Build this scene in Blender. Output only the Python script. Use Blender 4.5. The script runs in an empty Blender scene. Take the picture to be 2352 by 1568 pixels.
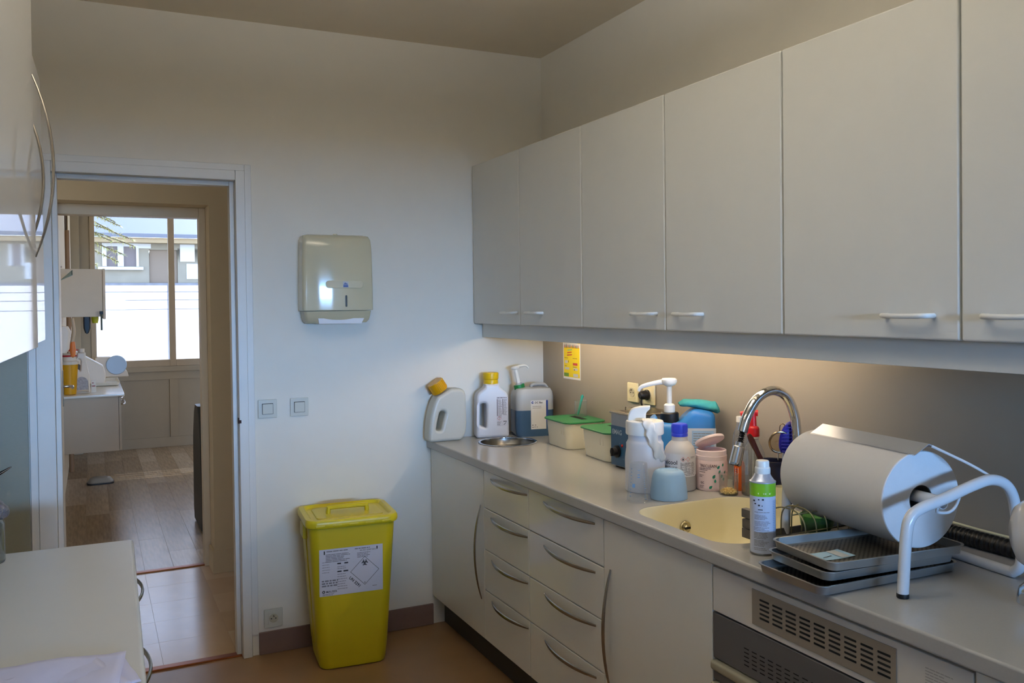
import bpy, bmesh, math, random
from math import sin, cos, pi, radians, atan2, sqrt
from mathutils import Vector, Matrix
random.seed(7)
S = bpy.context.scene
COL = S.collection

# ------------------------------------------------------------------ camera
EYE = 1.5435
yaw, pitch, roll = .4501, .0168, -.0123
fw = Vector((sin(yaw)*cos(pitch), cos(yaw)*cos(pitch), -sin(pitch)))
rt = Vector((cos(yaw), -sin(yaw), 0)); up = rt.cross(fw)
r2 = cos(roll)*rt + sin(roll)*up; u2 = -sin(roll)*rt + cos(roll)*up
cam_d = bpy.data.cameras.new('camera'); cam = bpy.data.objects.new('camera', cam_d); COL.objects.link(cam)
cam.matrix_world = Matrix(((r2.x, u2.x, -fw.x, 0), (r2.y, u2.y, -fw.y, 0), (r2.z, u2.z, -fw.z, EYE), (0, 0, 0, 1)))
cam_d.sensor_width = 36; cam_d.lens = 2001.7/2352*36; cam_d.shift_y = -51.4/2352
cam_d.clip_start = .02; cam_d.clip_end = 300
S.camera = cam

# ------------------------------------------------------------------ light and exposure
S.view_settings.view_transform = 'Standard'; S.view_settings.look = 'None'
S.view_settings.exposure = 0.0; S.view_settings.gamma = 1.0; S.view_settings.use_curve_mapping = False
S.cycles.max_bounces = 10; S.cycles.diffuse_bounces = 6; S.cycles.glossy_bounces = 5
S.cycles.transmission_bounces = 10; S.cycles.transparent_max_bounces = 16
S.cycles.caustics_reflective = False; S.cycles.caustics_refractive = False
S.cycles.sample_clamp_indirect = 6.0
S.cycles.use_denoising = True
W = bpy.data.worlds.new('sky'); S.world = W; W.use_nodes = True
nt = W.node_tree; nt.nodes.clear()
out = nt.nodes.new('ShaderNodeOutputWorld'); bg = nt.nodes.new('ShaderNodeBackground')
tc = nt.nodes.new('ShaderNodeTexCoord'); sp = nt.nodes.new('ShaderNodeSeparateXYZ'); cr = nt.nodes.new('ShaderNodeValToRGB')
nt.links.new(tc.outputs['Generated'], sp.inputs[0]); nt.links.new(sp.outputs['Z'], cr.inputs[0])
nt.links.new(cr.outputs[0], bg.inputs[0]); nt.links.new(bg.outputs[0], out.inputs[0])
cr.color_ramp.elements[0].position = 0.0; cr.color_ramp.elements[0].color = (.80, .87, 1, 1)
cr.color_ramp.elements[1].position = .55; cr.color_ramp.elements[1].color = (.34, .52, .95, 1)
bg.inputs[1].default_value = 6.5

def lamp(name, kind, loc, rot, energy, color, **kw):
    d = bpy.data.lights.new(name, kind); d.energy = energy; d.color = color
    for k, v in kw.items(): setattr(d, k, v)
    o = bpy.data.objects.new(name, d); COL.objects.link(o); o.location = loc; o.rotation_euler = rot
    return o
# sun on the far (street) side of the building, it lights the frosted panes from outside
lamp('sun', 'SUN', (0, 0, 20), (radians(-48), 0, radians(-24)), 13.0, (1, .92, .80), angle=.01)
# daylight openings (portals guide the sampling of the sky only)
def portal(name, loc, rot, sx, sy):
    o = lamp(name, 'AREA', loc, rot, 1, (1, 1, 1), shape='RECTANGLE', size=sx, size_y=sy); o.data.cycles.is_portal = True
lamp('north_sky_light', 'AREA', (1.6, -8.5, 1.925), (radians(89), 0, radians(6)), 3300, (.28, .55, 1), shape='RECTANGLE', size=9, size_y=.65)
# added upward fill light above the pendant lamp, brightens ceiling and upper walls
lamp('ceiling_fill', 'AREA', (.6, 1.6, 2.515), (pi, 0, 0), 47, (1, .975, .93), shape='RECTANGLE', size=.2, size_y=1.2)
portal('portal_far', (1.3, 10.55, 1.75), (radians(-90), 0, 0), 2.9, 1.8)

# ------------------------------------------------------------------ helpers
def lin(h):
    h = h.lstrip('#'); v = [int(h[i:i+2], 16)/255 for i in (0, 2, 4)]
    return tuple(x/12.92 if x <= .04045 else ((x+.055)/1.055)**2.4 for x in v)
MATS = {}
def mat(name, col, rough=.5, metal=0, noise=.04, scale=12, bump=0, bscale=60, coat=0, trans=0, ior=1.45, emit=None, estr=0, sss=0, spec=.5, stretch=None, alpha=1):
    if name in MATS: return MATS[name]
    m = bpy.data.materials.new(name); m.use_nodes = True; n = m.node_tree; b = n.nodes['Principled BSDF']
    c = lin(col) if isinstance(col, str) else col
    tcn = n.nodes.new('ShaderNodeTexCoord'); nz = n.nodes.new('ShaderNodeTexNoise'); nz.inputs['Scale'].default_value = scale
    src = tcn.outputs['Object']
    if stretch:
        mp = n.nodes.new('ShaderNodeMapping'); mp.inputs['Scale'].default_value = stretch
        n.links.new(src, mp.inputs[0]); src = mp.outputs[0]
    n.links.new(src, nz.inputs['Vector'])
    mx = n.nodes.new('ShaderNodeMix'); mx.data_type = 'RGBA'
    mx.inputs['A'].default_value = (*[x*(1-noise) for x in c], 1); mx.inputs['B'].default_value = (*[min(1, x*(1+noise)) for x in c], 1)
    n.links.new(nz.outputs['Fac'], mx.inputs['Factor']); n.links.new(mx.outputs['Result'], b.inputs['Base Color'])
    b.inputs['Roughness'].default_value = rough; b.inputs['Metallic'].default_value = metal
    b.inputs['Coat Weight'].default_value = coat; b.inputs['Coat Roughness'].default_value = .04
    b.inputs['Transmission Weight'].default_value = trans; b.inputs['IOR'].default_value = ior
    b.inputs['Specular IOR Level'].default_value = spec; b.inputs['Alpha'].default_value = alpha
    if sss: b.inputs['Subsurface Weight'].default_value = sss; b.inputs['Subsurface Radius'].default_value = (.02, .02, .02)
    if emit: b.inputs['Emission Color'].default_value = (*emit, 1); b.inputs['Emission Strength'].default_value = estr
    if bump:
        nb = n.nodes.new('ShaderNodeTexNoise'); nb.inputs['Scale'].default_value = bscale; n.links.new(src, nb.inputs['Vector'])
        bp = n.nodes.new('ShaderNodeBump'); bp.inputs['Strength'].default_value = bump; bp.inputs['Distance'].default_value = .002
        n.links.new(nb.outputs['Fac'], bp.inputs['Height']); n.links.new(bp.outputs[0], b.inputs['Normal'])
    MATS[name] = m; return m
def clear_mat(name, col, gloss=.12, rough=.02, haze=0):
    """thin clear glass or plastic: mostly see-through with a glossy skin"""
    if name in MATS: return MATS[name]
    m = bpy.data.materials.new(name); m.use_nodes = True; n = m.node_tree; n.nodes.clear()
    o = n.nodes.new('ShaderNodeOutputMaterial'); t = n.nodes.new('ShaderNodeBsdfTransparent'); g = n.nodes.new('ShaderNodeBsdfGlossy')
    t.inputs[0].default_value = (*lin(col), 1); g.inputs['Roughness'].default_value = rough
    lw = n.nodes.new('ShaderNodeLayerWeight'); lw.inputs[0].default_value = .35
    ml = n.nodes.new('ShaderNodeMath'); ml.operation = 'MULTIPLY_ADD'; ml.inputs[1].default_value = gloss; ml.inputs[2].default_value = .03
    mx = n.nodes.new('ShaderNodeMixShader')
    n.links.new(lw.outputs['Facing'], ml.inputs[0]); n.links.new(ml.outputs[0], mx.inputs[0])
    df = n.nodes.new('ShaderNodeBsdfTranslucent'); df.inputs[0].default_value = (*lin(col), 1); d2_ = n.nodes.new('ShaderNodeBsdfDiffuse'); d2_.inputs[0].default_value = (*lin(col), 1)
    ad = n.nodes.new('ShaderNodeMixShader'); ad.inputs[0].default_value = .5; n.links.new(df.outputs[0], ad.inputs[1]); n.links.new(d2_.outputs[0], ad.inputs[2])
    m0 = n.nodes.new('ShaderNodeMixShader'); m0.inputs[0].default_value = haze; n.links.new(t.outputs[0], m0.inputs[1]); n.links.new(ad.outputs[0], m0.inputs[2])
    n.links.new(m0.outputs[0], mx.inputs[1]); n.links.new(g.outputs[0], mx.inputs[2]); n.links.new(mx.outputs[0], o.inputs[0])
    MATS[name] = m; return m
def milky_mat(name, col, trans=.5, rough=.3):
    """translucent plastic, frosted film"""
    if name in MATS: return MATS[name]
    m = bpy.data.materials.new(name); m.use_nodes = True; n = m.node_tree; n.nodes.clear()
    o = n.nodes.new('ShaderNodeOutputMaterial'); d = n.nodes.new('ShaderNodeBsdfDiffuse'); t = n.nodes.new('ShaderNodeBsdfTranslucent'); g = n.nodes.new('ShaderNodeBsdfGlossy')
    for x in (d, t): x.inputs[0].default_value = (*lin(col), 1)
    g.inputs['Roughness'].default_value = rough
    m1 = n.nodes.new('ShaderNodeMixShader'); m1.inputs[0].default_value = trans
    m2 = n.nodes.new('ShaderNodeMixShader'); m2.inputs[0].default_value = .06
    n.links.new(d.outputs[0], m1.inputs[1]); n.links.new(t.outputs[0], m1.inputs[2]); n.links.new(m1.outputs[0], m2.inputs[1]); n.links.new(g.outputs[0], m2.inputs[2]); n.links.new(m2.outputs[0], o.inputs[0])
    MATS[name] = m; return m

def thing(name, label, cat, loc=(0, 0, 0), rz=0, group=None):
    o = bpy.data.objects.new(name, None); COL.objects.link(o); o.empty_display_size = .05
    o.location = loc; o.rotation_euler = (0, 0, radians(rz)); o['label'] = label; o['category'] = cat
    if group: o['group'] = group
    return o
def tag(o, label, cat, group=None):
    o['label'] = label; o['category'] = cat
    if group: o['group'] = group
    return o
def link_mesh(name, me, m, parent=None, loc=None, rot=None, label=None, smooth=True, angle=38):
    if smooth and len(me.polygons):
        me.polygons.foreach_set('use_smooth', [True]*len(me.polygons))
        me.set_sharp_from_angle(angle=radians(angle))
    if m: me.materials.clear(); me.materials.append(m)
    o = bpy.data.objects.new(name, me); COL.objects.link(o)
    if smooth and 5 < len(me.polygons) < 4000:
        w = o.modifiers.new('weighted', 'WEIGHTED_NORMAL'); w.keep_sharp = True; w.weight = 100
    if parent: o.parent = parent
    if loc: o.location = loc
    if rot: o.rotation_euler = rot
    if label: o['label'] = label
    return o
def obj(name, bm, m, parent=None, **kw):
    bmesh.ops.recalc_face_normals(bm, faces=bm.faces)
    me = bpy.data.meshes.new(name); bm.to_mesh(me); bm.free()
    return link_mesh(name, me, m, parent, **kw)
def struct(name, bm, m, parent=None, **kw):
    o = obj(name, bm, m, parent, **kw); o['kind'] = 'structure'; return o
def stent(name, loc=(0, 0, 0)):
    o = bpy.data.objects.new(name, None); COL.objects.link(o); o.location = loc; o['kind'] = 'structure'; return o
B = bmesh.new
def box(bm, x0, x1, y0, y1, z0, z1, bev=0, seg=2):
    vs = [bm.verts.new((x, y, z)) for x in (x0, x1) for y in (y0, y1) for z in (z0, z1)]
    fs = [bm.faces.new([vs[i] for i in f]) for f in ((0, 1, 3, 2), (4, 6, 7, 5), (0, 4, 5, 1), (2, 3, 7, 6), (0, 2, 6, 4), (1, 5, 7, 3))]
    if bev:
        es = list({e for f in fs for e in f.edges})
        bmesh.ops.bevel(bm, geom=es, offset=bev, segments=seg, affect='EDGES', profile=.5)
    return bm
def cbox(*a, **k): return box(B(), *a, **k)
def loft(bm, rings, cap0=True, cap1=True, closed=True):
    rs = [[bm.verts.new(p) for p in r] for r in rings]; n = len(rs[0])
    for a, b in zip(rs, rs[1:]):
        for i in range(n if closed else n-1):
            j = (i+1) % n; bm.faces.new((a[i], a[j], b[j], b[i]))
    if cap0: bm.faces.new(rs[0][::-1])
    if cap1: bm.faces.new(rs[-1])
    return bm
def lathe(bm, prof, n=32, c=(0, 0, 0), cap0=True, cap1=True, axis='Z', a0=0, a1=2*pi):
    def P(r, h, t):
        x, y = r*cos(t), r*sin(t)
        v = {'Z': (x, y, h), 'Y': (x, h, y), 'X': (h, x, y)}[axis]
        return (v[0]+c[0], v[1]+c[1], v[2]+c[2])
    full = abs(a1-a0-2*pi) < 1e-6
    m = n if full else n+1
    rings = [[P(max(r, 1e-5), h, a0+(a1-a0)*i/n) for i in range(m)] for r, h in prof]
    return loft(bm, rings, cap0 and full, cap1 and full, closed=full)
def cyl(bm, r, z0, z1, n=24, c=(0, 0, 0), axis='Z', bev=0):
    p = [(r, z0), (r, z1)] if not bev else [(r-bev, z0), (r-bev*.3, z0+bev*.3), (r, z0+bev), (r, z1-bev), (r-bev*.3, z1-bev*.3), (r-bev, z1)]
    return lathe(bm, p, n, c, axis=axis)
def rrect(w, d, r, z, cx=0, cy=0, n=5):
    r = min(r, w/2-1e-4, d/2-1e-4); pts = []
    for k, (sx, sy) in enumerate(((1, 1), (-1, 1), (-1, -1), (1, -1))):
        for i in range(n+1):
            t = k*pi/2 + i*pi/2/n
            pts.append((cx+sx*(w/2-r)+r*cos(t), cy+sy*(d/2-r)+r*sin(t), z))
    return pts
def smooth(pts, k=6, closed=False):
    pts = [Vector(p) for p in pts]; n = len(pts); o = []
    rng = range(n if closed else n-1)
    for i in rng:
        p1, p2 = pts[i], pts[(i+1) % n]
        p0 = pts[(i-1) % n] if closed or i else p1*2-p2
        p3 = pts[(i+2) % n] if closed or i < n-2 else p2*2-p1
        for j in range(k):
            t = j/k; o.append(.5*((2*p1)+(p2-p0)*t+(2*p0-5*p1+4*p2-p3)*t*t+(3*p1-p0-3*p2+p3)*t**3))
    if not closed: o.append(pts[-1])
    return o
def tube(bm, pts, r, n=10, closed=False, sx=1, sy=1, up0=None):
    pts = [Vector(p) for p in pts]; m = len(pts); rings = []; u = None
    for i, p in enumerate(pts):
        a = pts[(i-1) % m] if closed or i else p; b = pts[(i+1) % m] if closed or i < m-1 else p
        t = (b-a).normalized()
        if up0 is not None: u = Vector(up0)-t*t.dot(Vector(up0)); u.normalize()
        elif u is None:
            u = t.cross(Vector((0, 0, 1))); u = t.cross(Vector((0, 1, 0))) if u.length < .1 else u; u.normalize()
        else: u = (u-t*t.dot(u)).normalized()
        v = t.cross(u); rr = r(i/(m-1)) if callable(r) else r
        rings.append([p+u*(cos(q)*rr*sx)+v*(sin(q)*rr*sy) for q in (2*pi*k/n for k in range(n))])
    if closed: rings.append(rings[0])
    loft(bm, rings, not closed, not closed)
    if closed: bmesh.ops.remove_doubles(bm, verts=bm.verts, dist=1e-6)
    return bm
def bow(bm, L, h, w, t, n=14):
    """bow handle: foot at (0,0,+-L/2), bulging along +x, w = visible width along y, t thickness; returns local mesh along z"""
    rings = []
    for i in range(n+1):
        s = i/n*2-1; z = s*L/2; x = h*(1-s*s) + .0005; k = .45+.55*(1-abs(s)**3)
        dx = -2*h*s*2/L; nrm = Vector((1, 0, -dx)).normalized()
        c = Vector((x, 0, z)); q = []
        for a in range(8):
            f = 2*pi*a/8; q.append(c+nrm*(sin(f)*t/2*k)+Vector((0, cos(f)*w/2*k, 0)))
        rings.append(q)
    return loft(bm, rings)
def curve2d(outline, holes, depth, bevel, seg=3):
    """closed outline in x,z extruded along y (thickness depth) with rounded edges -> bmesh"""
    cu = bpy.data.curves.new('tmp', 'CURVE'); cu.dimensions = '2D'; cu.fill_mode = 'BOTH'
    for pl in [outline]+list(holes):
        s = cu.splines.new('POLY'); s.points.add(len(pl)-1); s.use_cyclic_u = True
        for p, q in zip(s.points, pl): p.co = (q[0], q[1], 0, 1)
    cu.extrude = max(depth/2-bevel, 0); cu.bevel_depth = bevel; cu.offset = -bevel; cu.bevel_resolution = seg
    o = bpy.data.objects.new('tmp', cu); COL.objects.link(o)
    dg = bpy.context.evaluated_depsgraph_get(); me = bpy.data.meshes.new_from_object(o.evaluated_get(dg))
    bm = B(); bm.from_mesh(me); bpy.data.objects.remove(o); bpy.data.curves.remove(cu); bpy.data.meshes.remove(me)
    bmesh.ops.rotate(bm, verts=bm.verts, matrix=Matrix.Rotation(pi/2, 3, 'X'))
    bmesh.ops.remove_doubles(bm, verts=bm.verts, dist=1e-5)
    return bm
def round_poly(pts, r=.01, n=4):
    o = []; m = len(pts)
    for i in range(m):
        p = Vector((*pts[i][:2], 0)); a = Vector((*pts[i-1][:2], 0)); b = Vector((*pts[(i+1) % m][:2], 0))
        rr = pts[i][2] if len(pts[i]) > 2 else r
        rr = min(rr, (a-p).length*.49, (b-p).length*.49)
        s, e = p+(a-p).normalized()*rr, p+(b-p).normalized()*rr
        for k in range(n+1):
            t = k/n; q = s*(1-t)**2+p*2*t*(1-t)+e*t*t; o.append((q.x, q.y))
    return o
def flat_map(o, u, v):
    o, u, v = Vector(o), Vector(u), Vector(v); return lambda a, b: o+u*a+v*b
def cyl_map(R, ang, c=(0, 0, 0)):
    return lambda a, b: (c[0]+R*cos(ang+a/R), c[1]+R*sin(ang+a/R), c[2]+b)
def polys(bm, plist, f):
    for pl in plist:
        if len(pl) == 4 and isinstance(pl[0], (int, float)):
            u0, u1, v0, v1 = pl; k = max(1, int(abs(u1-u0)/.012)) if abs(u1-u0) < .3 else 1
            g = [[bm.verts.new(f(u0+(u1-u0)*i/k, v)) for i in range(k+1)] for v in (v0, v1)]
            for i in range(k): bm.faces.new((g[0][i], g[0][i+1], g[1][i+1], g[1][i]))
        else: bm.faces.new([bm.verts.new(f(*p)) for p in pl])
    return bm
def decal(name, plist, f, m, parent, **kw):
    bm = polys(B(), plist, f); me = bpy.data.meshes.new(name); bm.to_mesh(me); bm.free()
    o = link_mesh(name, me, m, parent, smooth=False, **kw)
    if 'print' in name or 'marks' in name: o['kind'] = 'stuff'
    return o
def text(name, s, size, f, m, parent, align='LEFT', rot=0, o=(0, 0), wx=1.0, bold=0):
    cu = bpy.data.curves.new('tmp', 'FONT'); cu.body = s; cu.size = size; cu.align_x = align; cu.offset = bold; cu.resolution_u = 3
    ob = bpy.data.objects.new('tmp', cu); COL.objects.link(ob)
    dg = bpy.context.evaluated_depsgraph_get(); me = bpy.data.meshes.new_from_object(ob.evaluated_get(dg))
    c, sn = cos(rot), sin(rot)
    for v in me.vertices:
        x, y = v.co.x*wx, v.co.y; v.co = f(o[0]+x*c-y*sn, o[1]+x*sn+y*c)
    bpy.data.objects.remove(ob); bpy.data.curves.remove(cu); me.name = name
    return link_mesh(name, me, m, parent, smooth=False)
def lines(u0, u1, v1, rows, pitch, h, seed=0, jit=.3):
    rnd = random.Random(seed); o = []
    for i in range(rows):
        v = v1-i*pitch; x = u0; e = u1-(u1-u0)*jit*rnd.random()
        while x < e-.002:
            w = min((u1-u0)*rnd.uniform(.1, .3), e-x); o.append((x, x+w, v-h, v)); x += w+h*.6
    return o
def arc_band(cx, cy, r0, r1, a0, a1, n=10):
    return [[(cx+r0*cos(a), cy+r0*sin(a)), (cx+r1*cos(a), cy+r1*sin(a)), (cx+r1*cos(b), cy+r1*sin(b)), (cx+r0*cos(b), cy+r0*sin(b))] for a, b in ((a0+(a1-a0)*i/n, a0+(a1-a0)*(i+1)/n) for i in range(n))]
def diamond(cx, cy, R, t):
    o = []; q = [(cx, cy+R), (cx+R, cy), (cx, cy-R), (cx-R, cy)]; k = (R-t)/R
    p = [(cx+(x-cx)*k, cy+(y-cy)*k) for x, y in q]
    for i in range(4): j = (i+1) % 4; o.append([q[i], q[j], p[j], p[i]])
    return o
def boolean(ob, cutters):
    for c in cutters:
        md = ob.modifiers.new('b', 'BOOLEAN'); md.operation = 'DIFFERENCE'; md.object = c; md.solver = 'EXACT'
    dg = bpy.context.evaluated_depsgraph_get(); me = bpy.data.meshes.new_from_object(ob.evaluated_get(dg))
    ob.modifiers.clear(); wn = ob.modifiers.new('weighted', 'WEIGHTED_NORMAL'); wn.keep_sharp = True; wn.weight = 100; old = ob.data; ob.data = me; bpy.data.meshes.remove(old)
    for c in cutters: bpy.data.objects.remove(c)
    me.polygons.foreach_set('use_smooth', [True]*len(me.polygons)); me.set_sharp_from_angle(angle=radians(38))
def copy_tree(o, parent=None):
    c = o.copy(); COL.objects.link(c)
    if parent: c.parent = parent
    for ch in o.children: copy_tree(ch, c)
    return c

# ------------------------------------------------------------------ materials
white_wall = mat('wall_paint', '#E4E0D6', .75, bump=.05, bscale=180, noise=.02)
ceil_m = mat('ceiling_paint', '#E0D6C4', .9, noise=.02)
cream_wall = mat('far_room_paint', '#DCCFB8', .8, noise=.03)
hall_wall = mat('passage_paint', '#C4B08C', .8, noise=.03)
trim_m = mat('door_trim_paint', '#DDDCD8', .4, noise=.02)
base_m = mat('mauve_skirting', '#6E5A56', .6, noise=.08, scale=20)
lacq = mat('white_lacquer', '#DDDBD2', .12, coat=.5, noise=.015)
satin = mat('satin_white_front', '#D6D7D4', .38, noise=.02, bump=.02, bscale=400)
def lacquer_mat(name, col, fac, rough):
    m = bpy.data.materials.new(name); m.use_nodes = True; n = m.node_tree; n.nodes.clear()
    o = n.nodes.new('ShaderNodeOutputMaterial'); d = n.nodes.new('ShaderNodeBsdfDiffuse'); g = n.nodes.new('ShaderNodeBsdfGlossy'); mx = n.nodes.new('ShaderNodeMixShader')
    nz = n.nodes.new('ShaderNodeTexNoise'); nz.inputs['Scale'].default_value = 90; bp = n.nodes.new('ShaderNodeBump'); bp.inputs['Strength'].default_value = .01; bp.inputs['Distance'].default_value = .0005
    n.links.new(nz.outputs['Fac'], bp.inputs['Height']); n.links.new(bp.outputs[0], g.inputs['Normal'])
    d.inputs[0].default_value = (*lin(col), 1); g.inputs['Roughness'].default_value = rough; mx.inputs[0].default_value = fac
    n.links.new(d.outputs[0], mx.inputs[1]); n.links.new(g.outputs[0], mx.inputs[2]); n.links.new(mx.outputs[0], o.inputs[0]); MATS[name] = m; return m
satin_left = lacquer_mat('gloss_white_front', '#F2F2F0', .62, .03)
whitep = mat('white_plastic', '#E8E8E4', .3, noise=.02)
ctop = mat('grey_worktop', '#A2A19F', .16, noise=.04, scale=200)
plinth_m = mat('dark_grey_plinth', '#3E3D3C', .5)
splash_m = mat('grey_beige_splashback', '#968F84', .35, noise=.03)
steel = mat('brushed_steel', '#8E8C88', .3, 1, noise=.08, scale=40, stretch=(1, 1, 30))
steel_h = mat('handle_steel', '#A39C93', .25, 1, noise=.06)
chrome = mat('chrome', '#D8D8DA', .05, 1, noise=.01)
alu = mat('tray_aluminium', '#A9A9A5', .42, .85, noise=.08, scale=25)
dark = mat('black_plastic', '#141416', .4)
cream = mat('cream_sink', '#E8E1C2', .25, noise=.02)
cream_p = mat('cream_plastic', '#D8D2AE', .3, noise=.02)
printm = mat('print_black', '#2A2A30', .6)
printg = mat('print_grey', '#77777F', .6)
paper = mat('paper_white', '#E6E8EE', .7, noise=.02)
darkslot = mat('slot_black', '#050505', .8)

# ------------------------------------------------------------------ room shell
XW, YF, XL, YB, ZC, HC = 2.0969, 3.9649, -.52, -3.6, 2.80, .8958
def quadwall(bm, axis, c, t, u0, u1, z0, z1, holes):
    """wall slab with rectangular openings, built from blocks; holes (u0,u1,z0,z1)"""
    us = sorted({u0, u1, *[h[0] for h in holes], *[h[1] for h in holes]}); zs = sorted({z0, z1, *[h[2] for h in holes], *[h[3] for h in holes]})
    for a, b in zip(us, us[1:]):
        for p, q in zip(zs, zs[1:]):
            mu, mz = (a+b)/2, (p+q)/2
            if any(h[0] < mu < h[1] and h[2] < mz < h[3] for h in holes): continue
            if axis == 'Y': box(bm, a, b, c, c+t, p, q)
            else: box(bm, c, c+t, a, b, p, q)
    bmesh.ops.remove_doubles(bm, verts=bm.verts, dist=1e-5)
    dup = [f for f in bm.faces if not all(e.is_manifold or e.is_boundary for e in f.edges)]
    seen = {}
    for f in list(bm.faces):
        k = tuple(sorted(v.index for v in f.verts)) if False else tuple(round(x, 4) for x in f.calc_center_median())
        seen.setdefault(k, []).append(f)
    bmesh.ops.delete(bm, geom=[f for l in seen.values() if len(l) > 1 for f in l], context='FACES')
    return bm
vinyl = mat('brown_vinyl_floor', '#846648', .32, noise=.16, scale=7, bump=.06, bscale=120)
struct('floor', cbox(XL-.12, XW+.1, YB-.2, 3.99, -.1, 0), vinyl)
struct('ceiling', cbox(XL-.12, XW+.1, YB-.2, 4.06, ZC, ZC+.1), ceil_m)
struct('wall_far', quadwall(B(), 'Y', YF, .09, XL-.12, XW+.1, 0, ZC, [(-.17, .62, 0, 2.12)]), white_wall)
struct('wall_right', cbox(XW, XW+.1, YB-.2, YF, 0, ZC), white_wall)
struct('wall_left', cbox(XL-.12, XL, YB-.2, YF, 0, ZC), white_wall)
struct('wall_back', quadwall(B(), 'Y', YB-.2, .2, XL-.12, XW+.1, 0, ZC, [(.05, 1.85, 1.33, 1.95)]), white_wall)
# window behind the camera
w2 = stent('window_2', (0, YB-.12, 0))
bm = B()
for a in (.05, .92, 1.79): box(bm, a, a+.06, -.03, .03, 1.33, 1.95)
for z in (1.33, 1.89): box(bm, .05, 1.85, -.03, .03, z, z+.06)
struct('window_frame', bm, trim_m, w2)
struct('pane', cbox(.1, .93, -.003, .003, 1.38, 1.90), clear_mat('window_glass', '#F4F8FA', .1), w2); struct('pane', cbox(.97, 1.8, -.003, .003, 1.38, 1.90), MATS['window_glass'], w2)
# splashback panel on the right wall, between worktop and cabinets
struct('trim_3', cbox(XW-.006, XW, -.3, YF, HC, 1.47), splash_m)
# baseboards
bm = cbox(.647, 1.47, YF-.012, YF, 0, .1, .003); struct('baseboard_far', bm, base_m)
struct('baseboard_right', cbox(1.53, 1.56, -.2, YF-.001, 0, .135), plinth_m)

# ---- door_1: painted frame of the doorway in the far wall (stepped profile)
d1 = stent('door_1', (0, YF, 0))
def frame_piece(parent, pieces, m, nm='door_frame'):
    for x0, x1, z0, z1 in pieces:
        pass
bm = B(); box(bm, .617, .645, -.010, .002, .094, 2.171, .003); box(bm, -.228, -.2, -.010, .002, .0, 2.171, .003); box(bm, -.2, .617, -.010, .002, 2.143, 2.171, .003)
struct('outer_architrave', bm, trim_m, d1)
bm = B(); box(bm, .577, .617, -.018, .09, 0, 2.143, .004); box(bm, -.2, -.135, -.018, .09, 0, 2.143, .004); box(bm, -.135, .577, -.018, .09, 2.099, 2.143, .004)
struct('door_frame', bm, trim_m, d1)
bm = B(); box(bm, .557, .577, .03, .085, 0, 2.099, .003); box(bm, -.135, -.115, .03, .085, 0, 2.099, .003); box(bm, -.115, .557, .03, .085, 2.079, 2.099, .003)
struct('door_stop', bm, trim_m, d1)
rust = mat('rusty_strike', '#3A2018', .6, .6, noise=.3)
bm = cbox(.5755, .578, -.014, .02, 1.035, 1.06); box(bm, .574, .585, -.0195, -.017, 1.038, 1.052); struct('strike_plate', bm, rust, d1)
# brushed panel left of the doorway
gp = mat('brushed_green_grey_panel', '#85867A', .5, .1, noise=.12, scale=30, stretch=(2, 2, 60))
tag(obj('wall_panel', cbox(XL, -.232, YF-.012, YF-.001, .55, 1.46, .003), gp), 'brushed grey-green wall panel left of the doorway frame', 'panel')

# ---- passage behind the doorway
copper = mat('copper_threshold', '#8A4A24', .35, .9, noise=.12)
struct('trim_1', cbox(-.2, .66, 3.985, 4.03, -.004, .007, .004), copper)
struct('trim_2', cbox(-.2, .66, 5.50, 5.545, -.004, .007, .004), copper)
pf = stent('floor_2', (0, 4.03, 0))
tile_ms = [mat('pale_vinyl_%d' % i, c, .2, noise=.08, scale=9) for i, c in enumerate(('#C9AC8A', '#C4A684', '#CDB190', '#C0A17E'))]
tb = B(); box(tb, .0003, .3057, .0003, .2937, -.004, 0, .0005, 1); tme = bpy.data.meshes.new('tile'); tb.to_mesh(tme); tb.free()
for i in range(-2, 6):
    for j in range(5):
        me = tme if (i, j) == (-2, 0) else tme
        o = bpy.data.objects.new('tile', me); COL.objects.link(o); o.parent = pf; o.location = (i*.306-.05, j*.294, 0)
        if not me.materials: me.materials.append(None)
        o.material_slots[0].link = 'OBJECT'; o.material_slots[0].material = tile_ms[(i*7+j*3+i*j) % 4]
struct('floor_3', cbox(-.9, 2.2, 3.99, 5.55, -.1, -.0015), tile_ms[1])
struct('wall_passage', quadwall(B(), 'Y', 5.31, .28, -1.0, 2.2, 0, 2.6, [(-.22, .625, 0, 2.14)]), hall_wall)
struct('wall_passage_left', cbox(-1.0, -.9, 4.05, 5.31, 0, 2.6), hall_wall)
struct('wall_passage_right', cbox(2.1, 2.2, 4.05, 5.31, 0, 2.6), hall_wall)
struct('ceiling_passage', cbox(-1.0, 2.2, 4.05, 5.59, 2.6, 2.7), ceil_m)
bm = cbox(.612, 2.1, 5.296, 5.31, 0, .13, .003); box(bm, .611, .625, 5.31, 5.475, 0, .13, .003); struct('baseboard_passage', bm, hall_wall)
d2 = stent('door_2', (0, 5.48, 0))
bm = B(); box(bm, .588, .625, 0, .1, 0, 2.14, .004); box(bm, -.22, -.17, 0, .1, 0, 2.14, .004); box(bm, -.17, .588, 0, .1, 2.08, 2.14, .004)
struct('door_frame', bm, mat('beige_trim_paint', '#C9B99C', .45, noise=.02), d2)
dl = thing('door_leaf', 'cream door leaf standing open along the far room wall', 'door', (-.205, 5.6, 0), 0)
obj('panel', cbox(0, .035, 0, .72, .012, 2.05, .002), mat('cream_door', '#D9CCB4', .45), dl)
bm = cbox(.035, .04, .62, .66, .93, 1.16, .002); hdl = obj('handle_plate', bm, steel_h, dl)
bm = tube(B(), smooth([(.04, .64, 1.055), (.085, .64, 1.055), (.092, .63, 1.055), (.094, .53, 1.055)], 5), .009, 10); obj('lever', bm, chrome, hdl)

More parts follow.
